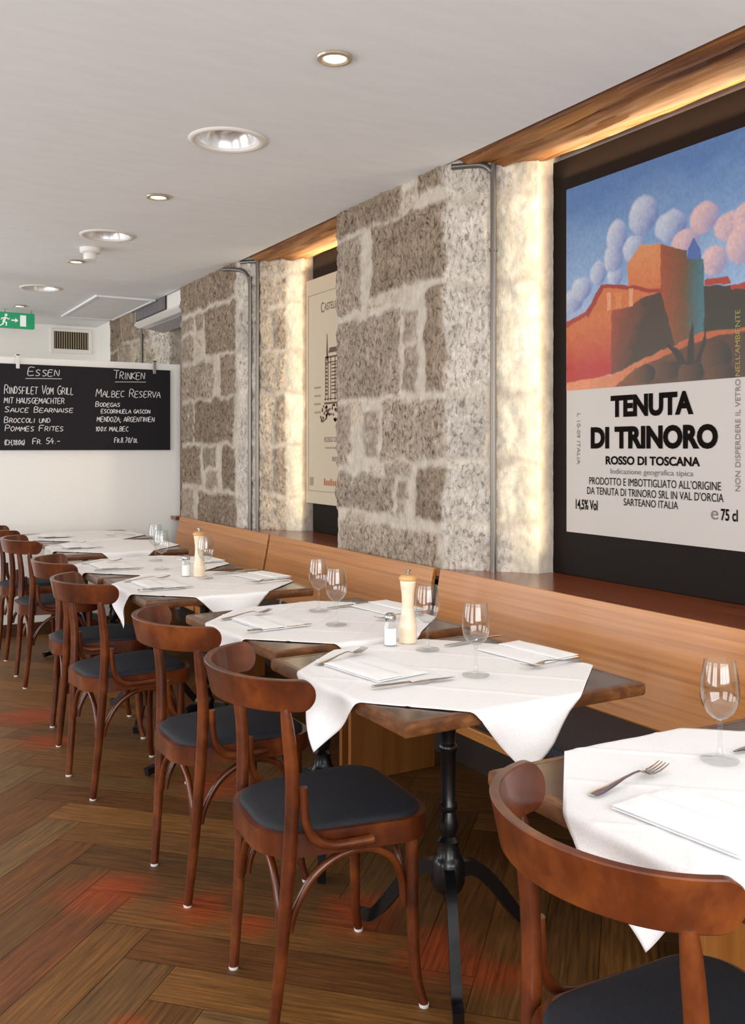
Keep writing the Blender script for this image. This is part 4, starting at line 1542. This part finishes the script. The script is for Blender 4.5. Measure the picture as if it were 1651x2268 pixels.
pm = empty('pepper_mill', (0, 0, 0))
pm['category'] = 'pepper mill'
MB().lathe([(0, 0), (.0255, 0), (.0262, .004), (.0262, .040), (.0268, .043), (.0262, .046), (.0245, .060), (.0205, .085), (.0180, .110), (.0185, .140), (.0215, .162), (.0235, .176), (.0235, .182), (0, .182)], 36).build('body', M_MILL, pm, True, 40)
MB().lathe([(0, .182), (.0235, .182), (.0275, .186), (.0275, .191), (.022, .197), (.014, .200), (0, .201)], 36).build('cap', M_MILLTOP, pm, True, 50)
MB().lathe([(0, .200), (.004, .200), (.004, .208), (.0085, .210), (.0085, .214), (0, .215)], 18).build('knob', M_CHROME, pm, True, 40)
for k, ((x, y), lb) in enumerate((((1.460, 2.333), 'tall pale wooden pepper mill on the table shown whole'), ((1.400, 4.0), 'farther wooden pepper mill on the middle table'))):
    place(pm, k == 0, (x, y, ZT), 0, lb, 'wooden pepper mills')

ss = empty('salt_shaker', (0, 0, 0))
ss['category'] = 'salt shaker'
oct_ = lambda r: [(r * math.cos(math.pi / 8 + t * math.pi / 4), r * math.sin(math.pi / 8 + t * math.pi / 4)) for t in range(8)]


def loft(rz):
    V, Fc = [], []
    for r, z in rz:
        V += [(x, y, z) for x, y in oct_(r)]
    for a in range(len(rz) - 1):
        for i in range(8):
            j = (i + 1) % 8
            Fc.append((a * 8 + i, a * 8 + j, a * 8 + 8 + j, a * 8 + 8 + i))
    Fc.append(tuple(range(8))[::-1])
    Fc.append(tuple((len(rz) - 1) * 8 + i for i in range(8)))
    return MB().add(V, Fc)


loft([(.0205, 0), (.0205, .052), (.0155, .068), (.0155, .074)]).build('glass_body', M_GLASS, ss)
loft([(.0180, .003), (.0180, .048), (.0170, .0505)]).build('salt', M_SALT, ss)
MB().lathe([(0, .072), (.0165, .072), (.0175, .075), (.0175, .083), (.016, .089), (.010, .0935), (0, .0945)], 28).build('cap', M_CHROME, ss, True, 45)
for k, ((x, y), lb) in enumerate((((1.392, 2.321), 'glass salt shaker with metal cap beside the tall pale pepper mill'), ((1.348, 4.027), 'glass salt shaker with metal cap beside the farther pepper mill'))):
    place(ss, k == 0, (x, y, ZT), .3, lb, 'glass salt shakers')


def strip(prof, th=.0016):
    """prof: (x along, half width, z) -> a bent metal strip of thickness th, slightly dished"""
    V, Fc = [], []
    for x, w, z in prof:
        for yy, zz in ((-w, 0), (-w * .6, th * .6), (w * .6, th * .6), (w, 0), (w * .6, -th * .6), (-w * .6, -th * .6)):
            V.append((x, yy, z + zz + th))
    n = len(prof)
    for i in range(n - 1):
        for k in range(6):
            k2 = (k + 1) % 6
            Fc.append((i * 6 + k, i * 6 + k2, i * 6 + 6 + k2, i * 6 + 6 + k))
    Fc.append(tuple(range(6))[::-1])
    Fc.append(tuple((n - 1) * 6 + k for k in range(6)))
    return V, Fc


# fork lies along +x, handle end at the origin
fk = empty('fork', (0, 0, 0))
fk['category'] = 'fork'
MB().add(*strip([(0, .0075, .0015), (.004, .010, .0015), (.02, .0105, .002), (.05, .0075, .005), (.085, .0042, .0098), (.115, .0036, .0125), (.132, .0045, .0122)])).build('handle', M_STEEL, fk, True, 50)
MB().add(*strip([(.130, .0045, .0122), (.137, .0095, .0095), (.145, .0122, .0062), (.155, .0128, .0048), (.163, .0125, .0045)])).build('head', M_STEEL, fk, True, 50)
for t in range(4):
    yy = -.0102 + t * .0068
    V, Fc = strip([(.161, .0024, .0045), (.175, .0021, .0055), (.19, .0017, .0085), (.203, .0009, .0125)])
    MB().add([(x, y + yy, z) for x, y, z in V], Fc).build('tine', M_STEEL, fk, True, 50)
kn = empty('knife', (0, 0, 0))
kn['category'] = 'knife'
MB().add(*strip([(0, .004, .003), (.003, .0075, .003), (.02, .0085, .003), (.06, .0072, .003), (.092, .006, .003), (.098, .0078, .003), (.104, .0055, .003)], .0032)).build('handle', M_STEEL, kn, True, 50)
MB().add(*strip([(.102, .0055, .003), (.108, .0088, .003), (.16, .0095, .003), (.20, .0085, .003), (.222, .005, .003), (.230, .0012, .003)], .001)).build('blade', M_STEEL, kn, True, 50)


def napkin_mesh(parent):
    m = MB()
    lay = [(-.082, .082, -.115, .115, 0, .0050), (-.083, .000, -.114, .113, .0046, .0105)]
    for x0, x1, y0, y1, z0, z1 in lay:
        n = 14
        V, Fc = [], []
        for s_ in (0, 1):
            for i in range(n + 1):
                for j in range(n + 1):
                    x, y = x0 + (x1 - x0) * i / n, y0 + (y1 - y0) * j / n
                    e = min(i, n - i, j, n - j) / 3.0
                    zc = (z0 + z1) / 2
                    hz = (z1 - z0) / 2 * (1 if e >= 1 else (.2 + .8 * math.sqrt(e)))
                    V.append((x, y, zc + (hz if s_ else -hz) + .0016 * (float(vnoise(x * 30 + 3, y * 24 + z0 * 900)) - .3) * (1 if s_ else 0)))
        o = (n + 1) ** 2
        for s_ in (0, 1):
            for i in range(n):
                for j in range(n):
                    q = s_ * o + i * (n + 1) + j
                    Fc.append((q, q + 1, q + n + 2, q + n + 1))
        rim = [i * (n + 1) for i in range(n)] + [n * (n + 1) + j for j in range(n)] + [(n - i) * (n + 1) + n for i in range(n)] + [n - j for j in range(n)]
        for a in range(len(rim)):
            b_ = rim[(a + 1) % len(rim)]
            Fc.append((rim[a], b_, b_ + o, rim[a] + o))
        m.add(V, Fc)
    return m


nk = napkin_mesh(None).build('napkin', M_NAPKIN, None, True, 50)
nk['category'] = 'napkin'

first = {'f': True, 'k': True, 'n': True}


def lay_fork(a, b_, lb):
    d = math.atan2(b_[1] - a[1], b_[0] - a[0])
    place(fk, first['f'], (a[0], a[1], ZT), d, lb, 'steel forks')
    first['f'] = False


def lay_knife(a, b_, lb):
    d = math.atan2(b_[1] - a[1], b_[0] - a[0])
    place(kn, first['k'], (a[0], a[1], ZT), d, lb, 'steel knives')
    first['k'] = False


def lay_napkin(c, a, lb):
    place(nk, first['n'], (c[0], c[1], ZT), math.radians(a), lb, 'folded white napkins')
    first['n'] = False


# table at the right edge
lay_fork((1.075, 1.148), (1.30, 1.182), 'large fork in front, on the table at the right edge')
lay_napkin((1.158, .985), 6, 'folded white napkin in front, beside the large fork at right')
lay_knife((1.685, 1.185), (1.455, 1.175), 'knife whose tip enters the photo at the right edge')
# the table shown whole
lay_knife((1.101, 1.920), (1.344, 1.905), 'knife near the bare corner, on the chair side of the table shown whole')
lay_fork((1.096, 2.202), (1.30, 2.285), 'fork on the chair side of the table shown whole')
lay_napkin((1.205, 2.085), 8, 'folded napkin between knife and fork, chair side of the table shown whole')
lay_fork((1.738, 1.897), (1.569, 1.895), 'fork on the bench side of the table shown whole')
lay_knife((1.745, 2.252), (1.491, 2.222), 'knife on the bench side of the table shown whole')
lay_napkin((1.665, 2.035), 186, 'folded napkin on the bench side of the table shown whole')
# the table behind it
lay_knife((1.101, 2.700), (1.355, 2.716), 'knife on the chair side of the table behind the tall pepper mill')
lay_fork((1.108, 2.939), (1.30, 2.985), 'fork on the chair side of the table behind the tall pepper mill')
lay_napkin((1.225, 2.81), 4, 'folded napkin on the chair side of the table behind the tall pepper mill')
lay_knife((1.735, 2.990), (1.50, 2.953), 'knife on the bench side of the table behind the tall pepper mill')
lay_fork((1.745, 2.69), (1.56, 2.67), 'fork on the bench side of the table behind the tall pepper mill')
lay_napkin((1.700, 2.86), 186, 'folded napkin on the bench side of the table behind the tall pepper mill')
# the middle table
lay_knife((1.035, 3.691), (1.27, 3.677), 'knife on the chair side of the middle table')
lay_fork((1.06, 3.98), (1.25, 3.99), 'fork on the chair side of the middle table')
lay_napkin((1.165, 3.83), 2, 'folded napkin on the chair side of the middle table')
lay_knife((1.70, 4.04), (1.47, 4.02), 'knife on the bench side of the middle table')
lay_fork((1.70, 3.68), (1.51, 3.665), 'fork on the bench side of the middle table')
lay_napkin((1.635, 3.845), 190, 'folded napkin on the bench side of the middle table')
# the table behind the farther mill
lay_knife((1.03, 4.385), (1.265, 4.385), 'knife on the chair side of the table behind the farther pepper mill')
lay_fork((1.04, 4.70), (1.24, 4.71), 'fork on the chair side of the table behind the farther pepper mill')
lay_napkin((1.15, 4.54), 0, 'folded napkin on the chair side of the table behind the farther pepper mill')
lay_napkin((1.60, 4.55), 184, 'folded napkin on the bench side of the table behind the farther pepper mill')
# the far pair of tables
lay_knife((1.09, 5.42), (1.32, 5.42), 'knife on the chair side of the table second from the white partition')
lay_napkin((1.21, 5.56), 0, 'folded napkin on the chair side of the table second from the white partition')
lay_fork((1.10, 5.72), (1.30, 5.72), 'fork on the chair side of the table second from the white partition')
lay_knife((1.09, 6.16), (1.32, 6.16), 'knife on the chair side of the table nearest the white partition')
lay_napkin((1.21, 6.28), 0, 'folded napkin on the chair side of the table nearest the white partition')
lay_fork((1.70, 6.10), (1.51, 6.10), 'fork on the bench side of the table nearest the white partition')
